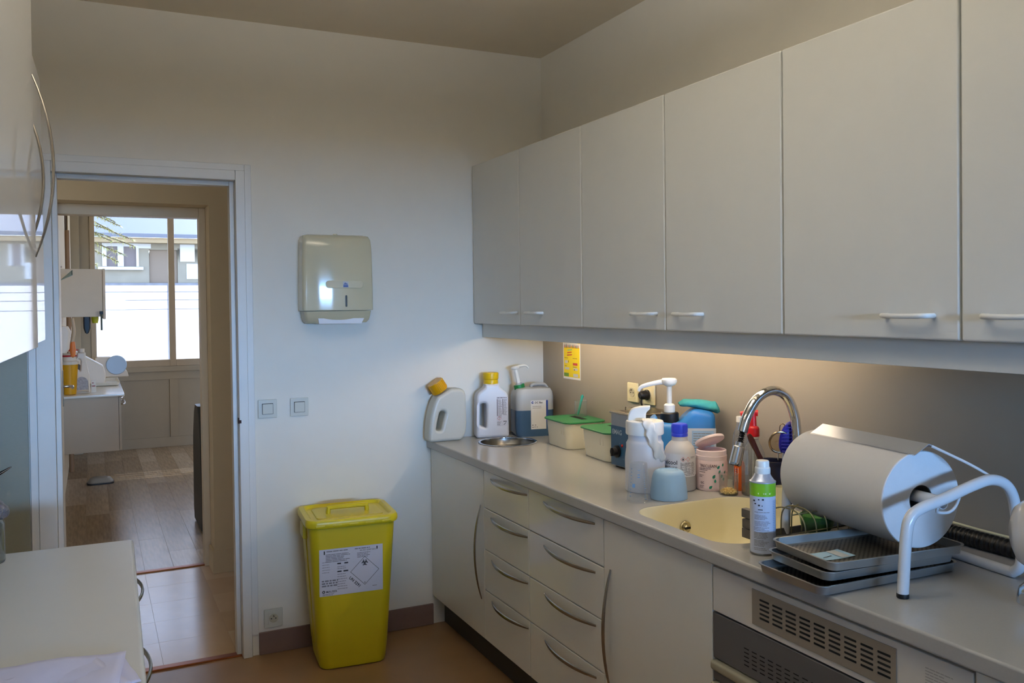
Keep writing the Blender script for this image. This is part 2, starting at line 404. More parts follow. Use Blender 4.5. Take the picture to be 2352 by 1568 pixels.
# ---- far room
fr = stent('floor_4', (0, 5.545, 0))
plank_ms = [mat('grey_plank_%d' % i, c, .25, noise=.42, scale=5, stretch=(14, 1.2, 1), bump=.05, bscale=60) for i, c in enumerate(('#A9957C', '#9C876C', '#B5A28A', '#A28C70', '#937D62'))]
rnd = random.Random(3); pm = {}
for i in range(15):
    y = -rnd.random()*1.1; L = 1.2
    while y < 4.9:
        a, b = max(y, 0), min(y+L, 4.905)
        if b-a > .03:
            k = round(b-a, 3)
            if k not in pm:
                me = bpy.data.meshes.new('plank'); q = box(B(), .0003, .1597, .0003, k-.0003, -.004, 0, .0006, 1); q.to_mesh(me); q.free(); me.materials.append(None); pm[k] = me
            o = bpy.data.objects.new('plank', pm[k]); COL.objects.link(o); o.parent = fr; o.location = (-.22+i*.16, a, 0)
            o.material_slots[0].link = 'OBJECT'; o.material_slots[0].material = rnd.choice(plank_ms)
        y += L
struct('floor_5', cbox(-.4, 3.4, 5.55, 10.6, -.12, -.0015), plank_ms[3])
struct('floor_6', cbox(2.181, 3.3, 5.56, 10.45, -.0014, 0), plank_ms[1])
struct('wall_far_room_left', cbox(-.36, -.22, 5.59, 10.6, 0, 2.7), cream_wall)
struct('wall_far_room_right', cbox(3.3, 3.4, 5.59, 10.6, 0, 2.7), cream_wall)
struct('ceiling_far_room', cbox(-.36, 3.4, 5.59, 10.6, 2.7, 2.8), ceil_m)
wing = mat('taupe_window_wall', '#A79B86', .6, noise=.03)
struct('wall_window', quadwall(B(), 'Y', 10.47, .13, -.36, 3.4, 0, 2.7, [(.02, 3.0, .9, 2.65)]), wing)
w1 = stent('window_1', (0, 10.45, 0))
bm = B()
for a, b in ((.0, .05), (.79, .855), (1.75, 1.81), (2.95, 3.0)): box(bm, a, b, 0, .07, .9, 2.65, .004)
for a, b in ((.05, .79), (.855, 1.75), (1.81, 2.95)): box(bm, a, b, .003, .06, .9, .975, .004); box(bm, a, b, .003, .06, 2.6, 2.65, .004)
struct('window_frame', bm, mat('taupe_frame', '#B09F86', .45), w1)
struct('window_sill', cbox(0, 3.0, -.03, .003, .845, .9, .004), wing, w1)
film = milky_mat('frosted_film', '#F6F8FF', .72, .5); glass = MATS['window_glass']
for a, b in ((.05, .79), (.855, 1.75), (1.81, 2.95)):
    struct('pane', cbox(a, b, .03, .034, .975, 2.6), glass, w1)
    for z0, z1 in ((.978, 1.534), (1.541, 1.637), (1.645, 1.727), (1.735, 1.805)):
        obj('privacy_film', cbox(a+.002, b-.002, .0285, .0295, z0, z1), film, w1)
# panelled dado under the window
wd = stent('trim_4', (0, 10.45, 0))
bm = B(); box(bm, -.2, 3.3, -.004, .02, .755, .845, .003); box(bm, -.2, 3.3, -.004, .02, 0, .11, .003)
for a, b in ((-.2, .315), (.78, .87), (1.33, 1.42), (1.88, 3.3)): box(bm, a, b, -.004, .02, .11, .755, .003)
struct('dado_rail', bm, wing, wd)
for a, b in ((.315, .78), (.87, 1.33), (1.42, 1.88)): struct('panel', cbox(a, b, .012, .02, .11, .755), wing, wd)
struct('trim_5', cbox(-.21, -.1, 10.36, 10.45, 0, 2.7, .004), wing)

# ---- outside
struct('ground', cbox(-14, 16, 10.6, 40, -.4, -.3), mat('street_paving', '#9A958C', .9, noise=.1))
struct('ground_2', cbox(-14, 16, -30, -3.8, -.4, -.3), mat('yard_paving', '#6E6C66', .9, noise=.1))
struct('sun_blocker', cbox(-1, 4.2, 10.6, 11.46, 2.78, 2.92), mat('sun_blocker_board', '#8A8274', .8))  # unseen slab, added to keep direct sun off the clear panes
hs = thing('street_house', 'stone house with slate roof and white framed windows across the street', 'house', (0, 24, 0))
stone = mat('pale_stone', '#8F8776', .85, noise=.15, scale=3, bump=.3, bscale=8)
slate = mat('blue_slate', '#6A6C74', .6, noise=.1, scale=20)
obj('wall', quadwall(B(), 'Y', 0, .4, -6, 9, -.3, 3.35, [(.28, 1.12, 2.62, 3.2), (-1.2, -.1, 2.62, 3.2), (1.36, 2.04, -.3, 3.05), (2.62, 2.95, 2.62, 3.15)]), stone, hs)
bm = loft(B(), [[(-6.3, -.35, 3.33), (9.3, -.35, 3.33), (9.3, -.35, 3.43), (-6.3, -.35, 3.43)], [(-6.3, 4.5, 6.9), (9.3, 4.5, 6.9), (9.3, 4.5, 7.0), (-6.3, 4.5, 7.0)]]); obj('roof', bm, slate, hs)
obj('eave_moulding', cbox(-6.2, 9.2, -.3, 0, 3.2, 3.33, .02), mat('tan_stone', '#A08A68', .8), hs)
hw = mat('house_white', '#C8C8C6', .6); brownp = mat('brown_curtained_pane', '#6E6260', .3)
for x0, x1 in ((.28, 1.12), (-1.2, -.1)):
    f = B(); m_ = (x0+x1)/2
    for a, b in ((x0, x0+.1), (m_-.07, m_+.07), (x1-.06, x1)): box(f, a, b, -.03, .1, 2.62, 3.12)
    box(f, x0, x1, -.03, .1, 3.12, 3.2); wf = obj('window', f, hw, hs)
    for a, b in ((x0+.1, m_-.07), (m_+.07, x1-.06)): obj('pane', cbox(a, b, .03, .06, 2.62, 3.12), brownp, wf)
    obj('window_sill', cbox(x0-.1, x1+.1, -.08, .1, 2.53, 2.61, .01), hw, hs)
obj('arch_door', curve2d(round_poly([(1.36, -.3, .001), (2.04, -.3, .001), (2.04, 3.2, .33), (1.36, 3.2, .33)], n=8), [], .12, .01), mat('tan_door', '#80705F', .7), hs).location = (0, .12, 0)
for a, z0, z1 in ((2.1, 2.75, 3.2), (2.25, 2.3, 2.7), (1.05, 3.08, 3.2)): obj('render_patch', cbox(a, a+.36, -.02, .02, z0, z1, .008), hw, hs)
f = B()
for a, b in ((2.62, 2.68), (2.88, 2.95)): box(f, a, b, -.02, .1, 2.62, 3.15)
wf = obj('window', f, hw, hs); obj('pane', cbox(2.68, 2.88, .03, .06, 2.62, 3.15), brownp, wf)
obj('stone_base', cbox(-6, 9, -.12, 0, -.3, 2.2, .02), mat('dark_rubble', '#7C7C80', .9, noise=.35, scale=5, bump=.5, bscale=6), hs)
# conifer whose branches reach into the window view
tr = thing('conifer_tree', 'conifer branch with yellow-green needles hanging beside the slate roof', 'tree', (-.9, 19, -.3))
obj('trunk', tube(B(), [(0, 0, 0), (.05, 0, 2), (.0, 0, 4), (.0, 0, 6)], lambda t: .16*(1-t*.8), 10), mat('bark', '#5A4A38', .9, noise=.3), tr)
rnd = random.Random(5); fb = B(); bb = B()
for k in range(40):
    z = 2.9+k*.085; a = rnd.uniform(-.5, .5) if k % 4 else rnd.uniform(0, 2*pi); L = rnd.uniform(1.0, 1.75)
    dx, dy = cos(a), sin(a); p = [(0, 0, z), (dx*L*.5, dy*L*.5, z+.05), (dx*L, dy*L, z-.25)]
    tube(bb, smooth(p, 4), .012, 5)
    for q in smooth(p, 14):
        for s in range(9):
            d = Vector((rnd.gauss(0, 1)+dx, rnd.gauss(0, 1)+dy, rnd.gauss(-.5, .6))).normalized(); e = Vector((-d.y, d.x, .2)).normalized()*.012
            l = rnd.uniform(.06, .14); fb.faces.new([fb.verts.new(v) for v in (q-e, q+e, q+d*l)])
obj('branches', bb, MATS['bark'], tr); o = obj('foliage', fb, mat('needles', '#A09A58', .7, noise=.3), tr, smooth=False); o['kind'] = 'stuff'

# ------------------------------------------------------------------ base cabinets (right run)
XB = 1.468
def front(parent, name, y0, y1, z0, z1, m, x=XB, t=.02, g=.0017, bev=.003):
    return obj(name, cbox(x, x+t, y0+g, y1-g, z0+g, z1-g, bev), m, parent, loc=(-parent.location.x, -parent.location.y, -parent.location.z))
def carcass(parent, y0, y1, m=None, z0=.135, z1=.857, x0=XB+.021, x1=XW-.008):
    L = parent.location
    o = obj('carcass', cbox(x0, x1, y0+.0006, y1-.0006, z0, z1), m or whitep, parent, loc=(-L.x, -L.y, -L.z)); return o
def bow_h(parent, y, z, L, vert=False, x=XB):
    """bow handle standing proud of a front that faces -x; parent is a part whose own origin sits at the world origin"""
    bm = bow(B(), L, .030, .016, .008)
    bmesh.ops.rotate(bm, verts=bm.verts, matrix=Matrix.Rotation(pi, 3, 'Z'))
    if not vert: bmesh.ops.rotate(bm, verts=bm.verts, matrix=Matrix.Rotation(pi/2, 3, 'X'))
    return obj('handle', bm, steel_h, parent, loc=(x, y, z), label='brushed steel bow handle')
DZ = (.137, .349, .520, .695, .855)
c1 = thing('base_cabinet', 'white gloss base cabinet with one door and tall bow handle beside the yellow bin', 'cabinet', (1.78, 3.65, .135))
carcass(c1, 3.331, 3.962); d = front(c1, 'door', 3.331, 3.962, DZ[0], DZ[4], lacq); bow_h(d, 3.366, .50, .40, True)
c2 = thing('drawer_unit', 'narrow white four-drawer unit beside the corner base cabinet', 'drawers', (1.78, 3.12, .135))
carcass(c2, 2.916, 3.331)
c3 = thing('drawer_unit', 'wide white four-drawer unit left of the sink cabinet', 'drawers', (1.78, 2.65, .135))
carcass(c3, 2.384, 2.916)
for k in range(4):
    d = front(c2, 'drawer', 2.916, 3.331, DZ[k], DZ[k+1], lacq); bow_h(d, 3.093, DZ[k+1]-.03, .335)
    d = front(c3, 'drawer', 2.384, 2.916, DZ[k], DZ[k+1], lacq); bow_h(d, 2.615, DZ[k+1]-.03, .36)
c4 = thing('sink_cabinet', 'white base cabinet with one door and vertical bow handle under the cream sink', 'cabinet', (1.78, 2.1, .135))
L = c4.location
# open-topped carcass leaves room for the sink bowl
bm = B(); box(bm, XB+.021, XW-.008, 1.8395, 1.857, .135, .857); box(bm, XB+.021, XW-.008, 2.366, 2.3835, .135, .857); box(bm, XB+.021, XW-.008, 1.857, 2.366, .135, .15); box(bm, XW-.02, XW-.008, 1.857, 2.366, .15, .857)
obj('carcass', bm, whitep, c4, loc=(-L.x, -L.y, -L.z))
d = front(c4, 'door', 1.839, 2.384, DZ[0], DZ[4], lacq); bow_h(d, 2.343, .50, .40, True)
# built-in washer-disinfector housing
ap = thing('built_in_appliance', 'built-in grey appliance with two slotted vent panels under the worktop', 'appliance', (1.78, 1.46, .135))
L = ap.location; greyf = mat('anthracite_front', '#5B5B5D', .35, .2, noise=.03); plate = mat('beige_metal_grille', '#8F877C', .4, .3, noise=.03)
carcass(ap, 1.079, 1.81)
tp = front(ap, 'top_panel', 1.079, 1.839, .727, .848, mat('off_white_front', '#CFCBC4', .3), t=.02)
vp = obj('vent_plate', cbox(XB-.003, XB, 1.252, 1.683, .744, .832, .001), plate, tp)
sb = B()
for i in range(9):
    for j in range(5):
        y = 1.638-i*.0445; z = .8115-j*.0112
        pl = [(-.0165, -.0012), (-.0155, -.0024), (.0155, -.0024), (.0165, -.0012), (.0165, .0012), (.0155, .0024), (-.0155, .0024), (-.0165, .0012)]
        q = [sb.verts.new((XB-.0036, y+a, z+b)) for a, b in pl]; w = [sb.verts.new((XB-.001, y+a, z+b)) for a, b in pl]
        sb.faces.new(q[::-1]); [sb.faces.new((q[n], q[(n+1) % 8], w[(n+1) % 8], w[n])) for n in range(8)]
obj('slots', sb, darkslot, vp, smooth=False)
gpn = front(ap, 'grey_panel', 1.079, 1.839, .603, .726, greyf, bev=.002)
sb = B()
for i in range(16):
    for j in range(5):
        y = 1.707-i*.0285; z = .671-j*.0105; box(sb, XB-.0006, XB+.001, y-.0085, y+.0085, z-.0013, z+.0013)
obj('slots', sb, darkslot, gpn, smooth=False)
creamtrim = mat('cream_metal_trim', '#A8A38E', .35, .4)
obj('grip_rail', cbox(XB-.014, XB+.02, 1.081, 1.837, .575, .601, .008, 3), creamtrim, ap, loc=(-L.x, -L.y, -L.z))
front(ap, 'lower_panel', 1.079, 1.839, .545, .574, greyf, bev=.002)
obj('lower_grip_rail', cbox(XB-.014, XB+.02, 1.081, 1.837, .52, .544, .008, 3), creamtrim, ap, loc=(-L.x, -L.y, -L.z))
front(ap, 'door', 1.079, 1.839, .137, .519, greyf, bev=.002)
# very faint worn print on the upper panel
decal('worn_print', lines(0, .07, .045, 7, .006, .0022, 4, .5), flat_map((XB-.0006, 1.185, .775), (0, -1, 0), (0, 0, 1)), mat('faded_print', '#A8A49E', .6), tp)
c5 = thing('base_cabinet', 'white base cabinet at the near end of the worktop right of the grey appliance', 'cabinet', (1.78, .6, .135))
carcass(c5, -.3, 1.079); front(c5, 'door', .48, 1.079, DZ[0], DZ[4], lacq); front(c5, 'door', -.3, .48, DZ[0], DZ[4], lacq)

# worktop with two cut-outs
wt = obj('worktop', cbox(1.448, XW-.007, -.3, YF-.001, .858, HC, .006, 3), ctop)
tag(wt, 'long grey worktop carrying the bottles, sink, trays and paper roll', 'worktop')
SK = (1.728, 2.058)   # sink centre
cut1 = obj('cut', loft(B(), [rrect(.45, .475, .09, z, *SK, n=8) for z in (.80, .95)]), None)
cut2 = obj('cut', cyl(B(), .132, .80, .95, 48, (1.757, 3.70, 0)), None)
boolean(wt, [cut1, cut2])
sk = thing('sink_basin', 'cream moulded sink bowl set into the grey worktop', 'sink', (*SK, HC))
prof = [(.4495, .4745, .09, -.0005), (.446, .471, .088, -.004), (.44, .465, .085, -.03), (.425, .45, .08, -.12), (.40, .425, .075, -.15), (.33, .35, .06, -.163), (.06, .06, .03, -.168)]
outp = [(.06, .06, .03, -.178), (.36, .38, .06, -.175), (.43, .455, .08, -.15), (.4495, .4745, .09, -.05), (.4495, .4745, .09, -.0005)]
obj('bowl', loft(B(), [rrect(a, b, r, z, n=8) for a, b, r, z in prof+outp], False, False), cream, sk)
ov = obj('overflow', lathe(B(), [(.001, .012), (.006, .012), (.009, .008), (.013, .0075), (.0135, .004), (.019, .004), (.021, .001), (.021, -.002)], 28), mat('overflow_ring', '#A79F84', .2, .8), sk)
ov.location = (-.013, .2245, -.078); ov.rotation_euler = (radians(90), 0, 0)
oh = obj('overflow_slot', cbox(-.012, .012, -.0035, .0035, .0125, .013), darkslot, sk); oh.location = (-.013, .2245, -.078); oh.rotation_euler = (radians(90), 0, 0)
obj('drain', lathe(B(), [(.001, -.166), (.02, -.166), (.024, -.164), (.034, -.164), (.036, -.167)], 28), chrome, sk)
# round steel waste chute
rb = thing('waste_chute', 'round stainless steel waste opening set in the worktop below the yellow-capped bottle', 'bin', (1.757, 3.70, HC))
obj('rim', lathe(B(), [(.131, -.03), (.131, .0008), (.139, .0012), (.140, .0025), (.136, .0042), (.128, .003), (.127, -.002), (.127, -.03)], 56, cap0=False, cap1=False), chrome, rb)
obj('bowl', lathe(B(), [(.1265, -.002), (.126, -.012), (.12, -.030), (.10, -.034), (.02, -.034), (.0001, -.034)], 56, cap0=False, cap1=False), steel, rb)

# ------------------------------------------------------------------ wall cabinets (right)
XU, HB, HT = 1.7034, 1.4516, 2.2266
ub = (3.962, 3.443, 2.903, 2.363, 1.823, 1.283, .743, .203)
hy = (3.535, 3.29, 2.475, 2.232, 1.412, 1.155, .30)
labs = ('white wall cabinet pair of doors nearest the far corner', 'white wall cabinet pair of doors above the pump bottle and steel-tubed tap', 'white wall cabinet pair of doors above the paper roll, nearest the camera')
def d_handle(parent, y, z, L=.125):
    p = smooth([(XU, y+L/2, z), (XU-.017, y+L/2, z), (XU-.027, y+L/2-.012, z), (XU-.029, y, z-.001), (XU-.027, y-L/2+.012, z), (XU-.017, y-L/2, z), (XU, y-L/2, z)], 5)
    return obj('handle', tube(B(), p, .0062, 10), whitep, parent)
for k in range(3):
    y1, y0 = ub[2*k], ub[2*k+2]; cb = thing('wall_cabinet', labs[k], 'cabinet', (1.9, (y0+y1)/2, HB)); L = cb.location
    obj('carcass', cbox(XU+.0225, XW-.007, y0+.0006, y1-.0006, HB+.004, HT-.003), satin, cb, loc=(-L.x, -L.y, -L.z))
    for j in (0, 1):
        a, b = ub[2*k+j+1], ub[2*k+j]
        d = obj('door', cbox(XU, XU+.021, a+.0022, b-.0022, HB, HT, .0055, 4), satin, cb, loc=(-L.x, -L.y, -L.z)); d_handle(d, hy[2*k+j], 1.5065)
cb = thing('wall_cabinet', 'white wall cabinet door cut off by the right edge of the photo', 'cabinet', (1.9, .4, HB)); L = cb.location
obj('carcass', cbox(XU+.0225, XW-.007, .203, .7424, HB+.004, HT-.003), satin, cb, loc=(-L.x, -L.y, -L.z)); obj('door', cbox(XU, XU+.021, .203, .7408, HB, HT, .0055, 4), satin, cb, loc=(-L.x, -L.y, -L.z))
pel = obj('pelmet', cbox(1.75, 1.768, .2, 3.962, 1.384, HB-.002, .002), satin); tag(pel, 'long white pelmet board under the wall cabinets hiding the strip lamp', 'pelmet')
# strip lamp under the cabinets
sl = thing('strip_lamp', 'warm fluorescent strip lamp fixed under the wall cabinets behind the pelmet', 'lamp', (1.86, 2.82, HB))
obj('housing', cbox(-.035, .035, -.90, .90, -.030, -.001, .004), whitep, sl)
obj('tube', cyl(B(), .012, -.86, .86, 16, (0, 0, -.044), axis='Y'), mat('warm_tube', '#FFE2B8', .5, emit=(1, .80, .58), estr=25), sl)

# pendant batten lamp just above the top of the frame: throws the short shadows under the door handles
cl0 = thing('pendant_lamp', 'white pendant batten lamp hanging above the middle of the room', 'lamp', (.6, 1.6, 2.45))
obj('housing', cbox(-.11, .11, -.62, .62, .0, .055, .006), whitep, cl0)
obj('diffuser', cbox(-.095, .095, -.60, .60, -.012, -.0005, .004), mat('lamp_diffuser', '#FFF4E0', .5, emit=(1, .92, .78), estr=2.5), cl0)
for y in (-.45, .45): obj('suspension_rod', cyl(B(), .004, .055, ZC-2.45, 8, (0, y, 0)), steel_h, cl0)

# ------------------------------------------------------------------ left furniture (runs slightly out of square)
lu = thing('wall_cabinet', 'tall glossy white wall cabinet at the left edge with long bow handle, door ajar', 'cabinet', (-.128, 2.50, 1.4516), -1.0)
obj('carcass', cbox(-.385, -.022, -2.1, -.06, .002, 1.08), satin_left, lu)
dr = obj('door', cbox(-.02, 0, -.79, 0, 0, 1.10, .002), satin_left, lu); dr.location = (.010, -.045, 0); dr.rotation_euler = (0, 0, radians(-.9))
def vbow(L, h, w=.014, t=.008): return bow(B(), L, h, w, t)
hb_ = obj('handle', vbow(.445, .043), steel_h, dr, loc=(0, -.022, .445), label='long brushed steel bow handle')
obj('door', cbox(-.02, 0, -2.1, -.793, 0, 1.10, .002), satin_left, lu)
lu2 = thing('wall_cabinet', 'lower glossy white wall cabinet beyond the tall one at the left edge', 'cabinet', (-.128, 3.06, 1.4516), -1.0)
obj('carcass', cbox(-.385, -.022, -.60, 0, .002, .79), satin_left, lu2)
d = obj('door', cbox(-.02, 0, -.602, 0, 0, .80, .002), satin_left, lu2); obj('handle', vbow(.35, .036), steel_h, d, loc=(0, -.565, .425))
ll = thing('drawer_unit', 'low white cabinet at the lower left with papers on its top', 'drawers', (.097, 2.675, 0), -1.15)
obj('plinth', cbox(-.54, -.06, -2.6, -.02, 0, .12), plinth_m, ll)
obj('carcass', cbox(-.56, -.042, -2.6, -.005, .12, .862), whitep, ll)
obj('top', cbox(-.56, 0, -2.62, 0, .863, HC, .010, 4), mat('pale_grey_top', '#C3C6C9', .3, noise=.02), ll)
for k in range(4):
    for z0, z1 in ((.125, .36), (.362, .60), (.602, .858)):
        d = obj('drawer', cbox(-.04, -.02, -.005-(k+1)*.52+.002, -.005-k*.52-.002, z0, z1, .003), lacq, ll)
        h = obj('handle', bow(B(), .30, .034, .012, .007), steel_h, d, loc=(-.02, -.265-k*.52-.2*(k == 0)*0, z1-.03)); h.rotation_euler = (radians(90), 0, 0)

# ------------------------------------------------------------------ on the far wall
cream_d = mat('beige_gloss_plastic', '#C9C2A6', .12, coat=.4, noise=.015)
td = thing('towel_dispenser', 'beige paper towel dispenser on the far wall with a towel hanging out', 'dispenser', (1.005, YF-.001, 1.47))
def disp_ring(z, w, d, r, bulge):
    pts = []
    for i in range(17):                                   # front, bulging towards the room
        t = i/16*2-1; pts.append((t*(w/2-r), -d-bulge*(1-t*t), z))
    for i in range(6):
        a = i/5*pi/2; pts.append((w/2-r+r*sin(a), -d+r-r*cos(a), z))
    pts += [(w/2, 0, z), (-w/2, 0, z)]
    for i in range(6):
        a = pi/2-i/5*pi/2; pts.append((-w/2+r-r*sin(a), -d+r-r*cos(a), z))
    return pts
obj('cover', loft(B(), [disp_ring(z, w, d, .018, b) for z, w, d, b in ((.056, .320, .098, .02), (.06, .323, .10, .02), (.2, .322, .10, .02), (.34, .316, .098, .018), (.375, .310, .094, .016), (.392, .296, .082, .010), (.398, .27, .06, .004))]), cream_d, td)
obj('base', loft(B(), [disp_ring(z, w, d, .015, b) for z, w, d, b in ((.0, .27, .075, .012), (.012, .29, .085, .016), (.03, .298, .09, .018), (.054, .306, .093, .018))]), mat('beige_dispenser_base', '#BDB69B', .25), td)
obj('towel', loft(B(), [[(-.095, -.10, .022), (.115, -.10, .02), (.115, -.04, .02), (-.095, -.04, .022)], [(-.092, -.105, -.002), (.10, -.106, -.004), (.10, -.04, -.004), (-.092, -.04, -.002)]]), paper, td)
obj('top_lock', cyl(B(), .011, .393, .403, 16, (0, -.05, 0), bev=.003), cream_d, td)
obj('level_window', curve2d(round_poly([(-.0045, 0), (.0045, 0), (.0045, .052), (-.0045, .052)], .0045), [], .002, .0004), mat('smoked_window', '#2E2A22', .2), td, loc=(.028, -.1205, .072))
obj('badge_recess', curve2d(round_poly([(-.085, -.017), (.085, -.017), (.085, .017), (-.085, .017)], .017, 6), [], .004, .0015), cream_d, td, loc=(.022, -.119, .173))
bd = decal('badge', [(-.013, .013, -.014, .013)], flat_map((.026, -.1218, .173), (1, 0, 0), (0, 0, 1)), mat('pale_badge', '#B9BCC0', .5), td)
decal('badge_print', [(-.011, .011, -.012, -.004), [(-.009, .002), (.009, .002), (.004, .006), (.002, .004), (-.002, .008)], (-.01, .01, -.002, .0005)], flat_map((.026, -.1221, .173), (1, 0, 0), (0, 0, 1)), mat('blue_print', '#3A559E', .5), td)

ivory = mat('ivory_switch', '#C6C6BC', .35, noise=.02)
for x, lb in ((.700, 'square rocker light switch nearest the doorway'), (.8405, 'square rocker light switch nearer the towel dispenser')):
    sw = thing('light_switch', lb, 'switch', (x, YF-.001, 1.093), 0, 'light switches by the doorway')
    obj('plate', cbox(-.041, .041, -.008, 0, -.041, .041, .003), ivory, sw)
    obj('surround', cbox(-.024, .024, -.010, -.007, -.024, .024, .001), darkslot, sw)
    rk = obj('rocker', cbox(-.0225, .0225, -.0125, -.009, -.0225, .0225, .0015), ivory, sw); rk.rotation_euler = (radians(2), 0, 0)
def socket_parts(s, m, round_bezel=False):
    obj('plate', cbox(-.041, .041, -.009, 0, -.041, .041, .004), m, s)
    obj('insert', cbox(-.023, .023, -.0105, -.008, -.027, .022, .001), m, s)
    obj('well', lathe(B(), [(.0001, 0), (.0165, 0), (.0185, -.0016), (.0195, -.0014), (.0195, .002)], 28, (0, -.0108, 0), axis='Y', cap1=False), mat('socket_well', '#B5B09A', .5), s, smooth=False)
    for x, z, r in ((-.0095, -.001, .0028), (.0095, -.001, .0028)): obj('contact_hole', cyl(B(), r, -.0112, -.0102, 12, (x, 0, z), axis='Y'), darkslot, s)
    obj('earth_pin', cyl(B(), .0028, -.020, -.0102, 12, (0, 0, .011), axis='Y'), steel_h, s)
so = thing('wall_socket', 'single wall socket low on the far wall above the mauve skirting', 'socket', (.710, YF-.001, .157)); socket_parts(so, ivory)
cream_s = mat('cream_socket', '#DCD3AE', .35)
for y, lb in ((3.132, 'cream wall socket without a plug above the worktop'), (3.012, 'cream wall socket with the black plug in it')):
    so = thing('wall_socket', lb, 'socket', (XW-.007, y, 1.161), 0, 'sockets above the worktop'); so.rotation_euler = (0, 0, radians(-90)); socket_parts(so, cream_s)
pg = thing('power_plug', 'black plug in the right of the two cream sockets', 'plug', (XW-.018, 3.012, 1.161)); pg.rotation_euler = (0, 0, radians(-90))
obj('body', lathe(B(), [(.0001, -.042), (.012, -.042), (.017, -.036), (.019, -.02), (.0195, -.003), (.018, 0)], 24, axis='Y'), dark, pg)
obj('grip_rim', lathe(B(), [(.019, -.012), (.0225, -.010), (.0225, -.004), (.019, -.002)], 24, axis='Y', cap0=False, cap1=False), dark, pg)
obj('cable', tube(B(), smooth([(0, -.030, -.010), (0, -.034, -.03), (.0, -.022, -.06), (.02, -.004, -.11), (.05, -.003, -.20), (.08, -.004, -.258)], 6), .0038, 8), dark, pg)
# poster on the splashback
ps = thing('poster', 'small yellow poster with a white border taped above the worktop', 'poster', (XW-.0066, 3.667, 1.178))
fm = flat_map((0, .083, 0), (0, -1, 0), (0, 0, 1))
obj('sheet', cbox(-.0008, 0, -.083, .083, 0, .185), paper, ps)
fm1 = flat_map((-.0010, .083, 0), (0, -1, 0), (0, 0, 1)); fm2 = flat_map((-.0013, .083, 0), (0, -1, 0), (0, 0, 1))
decal('yellow_ground', [(.006, .160, .010, .181)], fm1, mat('poster_yellow', '#E3CE12', .5), ps)
decal('picture_strip', [[(.006, .148), (.03, .158), (.06, .155), (.09, .160), (.12, .156), (.160, .153), (.160, .172), (.13, .176), (.07, .178), (.006, .174)]], fm2, mat('poster_pale', '#C9CBCB', .5), ps)
rnd = random.Random(11); q1, q2 = [], []
for i in range(13):
    x = .012+i*.0112; (q1 if i % 3 else q2).append([(x, .150), (x+.006, .151), (x+.004, .166+.008*rnd.random()), (x-.001, .162)])
fm3 = flat_map((-.0016, .083, 0), (0, -1, 0), (0, 0, 1))
decal('picture_figures', q1, fm3, mat('poster_dark', '#4A4E55', .5), ps); decal('picture_reds', q2+[[(.04, .112), (.088, .117), (.088, .122), (.04, .118)], [(.042, .124), (.086, .129), (.086, .134), (.042, .13)], (.096, .14, .068, .08)], fm3, mat('poster_red', '#B8433A', .5), ps)
decal('title', [[(.044, .137), (.09, .142), (.09, .146), (.044, .142)]], fm3, mat('poster_teal', '#6FAFA0', .5), ps)
decal('print', lines(.016, .05, .103, 1, .01, .003, 1)+lines(.016, .05, .064, 1, .01, .003, 2)+lines(.095, .14, .103, 1, .01, .003, 3)+lines(.095, .14, .062, 1, .01, .003, 5)+[(.105, .115, .044, .05), (.05, .056, .08, .09)], fm3, mat('poster_brown', '#7C6A28', .5), ps)
decal('pale_drawings', [(.018, .045, .076, .09), (.018, .06, .045, .056), (.098, .145, .013, .028), (.10, .14, .044, .055)], fm2, MATS['poster_pale'], ps)
decal('green_logo', [(.008, .055, .012, .029)], fm3, mat('poster_green', '#5F8A2A', .5), ps)

# ------------------------------------------------------------------ yellow clinical waste bin
yel = mat('yellow_bin_plastic', '#BCAC18', .38, noise=.05, scale=5); yel_l = mat('yellow_lid_plastic', '#CDBC20', .32, noise=.04)
yb = thing('clinical_waste_bin', 'tall yellow clinical waste bin with lid and white biohazard label', 'bin', (1.002, 3.775, 0), -5)
secs = [(.262, .236, .03, 0), (.282, .254, .045, .004), (.290, .262, .05, .02), (.306, .272, .05, .10), (.336, .292, .045, .35), (.364, .308, .042, .58), (.368, .310, .042, .612)]
obj('body', loft(B(), [rrect(w, d, r, z, n=7) for w, d, r, z in secs]), yel, yb)
for s in (-1, 1): obj('side_rib', loft(B(), [rrect(.014, .10, .006, z, s*(w/2-.002), .02) for w, z in ((.30, .09), (.336, .35), (.362, .565))]), yel, yb)
for s in (-1, 1): obj('side_grip', cbox(s*.186-.012, s*.186+.012, -.05, .05, .548, .61, .006), yel, yb)
lid = obj('lid', loft(B(), [rrect(w, d, r, z, n=7) for w, d, r, z in ((.382, .324, .048, .612), (.392, .331, .05, .615), (.398, .336, .052, .624), (.397, .335, .052, .638), (.388, .324, .048, .647), (.350, .288, .04, .649), (.340, .278, .036, .645), (.330, .268, .034, .637))]), yel_l, yb)
bm = loft(B(), [rrect(.29, .22, .03, .632, n=5), rrect(.285, .215, .03, .641, n=5), rrect(.27, .20, .028, .643, n=5)])
obj('lid_panel', bm, yel_l, lid)
obj('lid_handle', tube(B(), smooth([(-.085, -.02, .638), (-.083, -.02, .66), (-.07, -.02, .668), (.07, -.02, .668), (.083, -.02, .66), (.085, -.02, .638)], 5), .010, 10, sy=1.3), yel_l, lid)
for k in range(5):
    x = -.14+k*.07; obj('clip', cbox(x-.02, x+.02, -.1690, -.162, .619, .628, .002), yel_l, lid)
lb = stent('tmp'); bpy.data.objects.remove(lb)
def bin_map(off):
    y0, y1, z0, z1 = .1385+off, .1525+off, .20, .58        # front face leans outwards
    return lambda a, b: (a, -(.1385+off+(.016)*(b-.20)/.38), b)
zf = lambda off: (lambda a, b: (a-.010, -((.272+(.292-.272)*(b-.10)/.25)/2+off) if b < .35 else -((.292+(.308-.292)*(b-.35)/.23)/2+off), b))
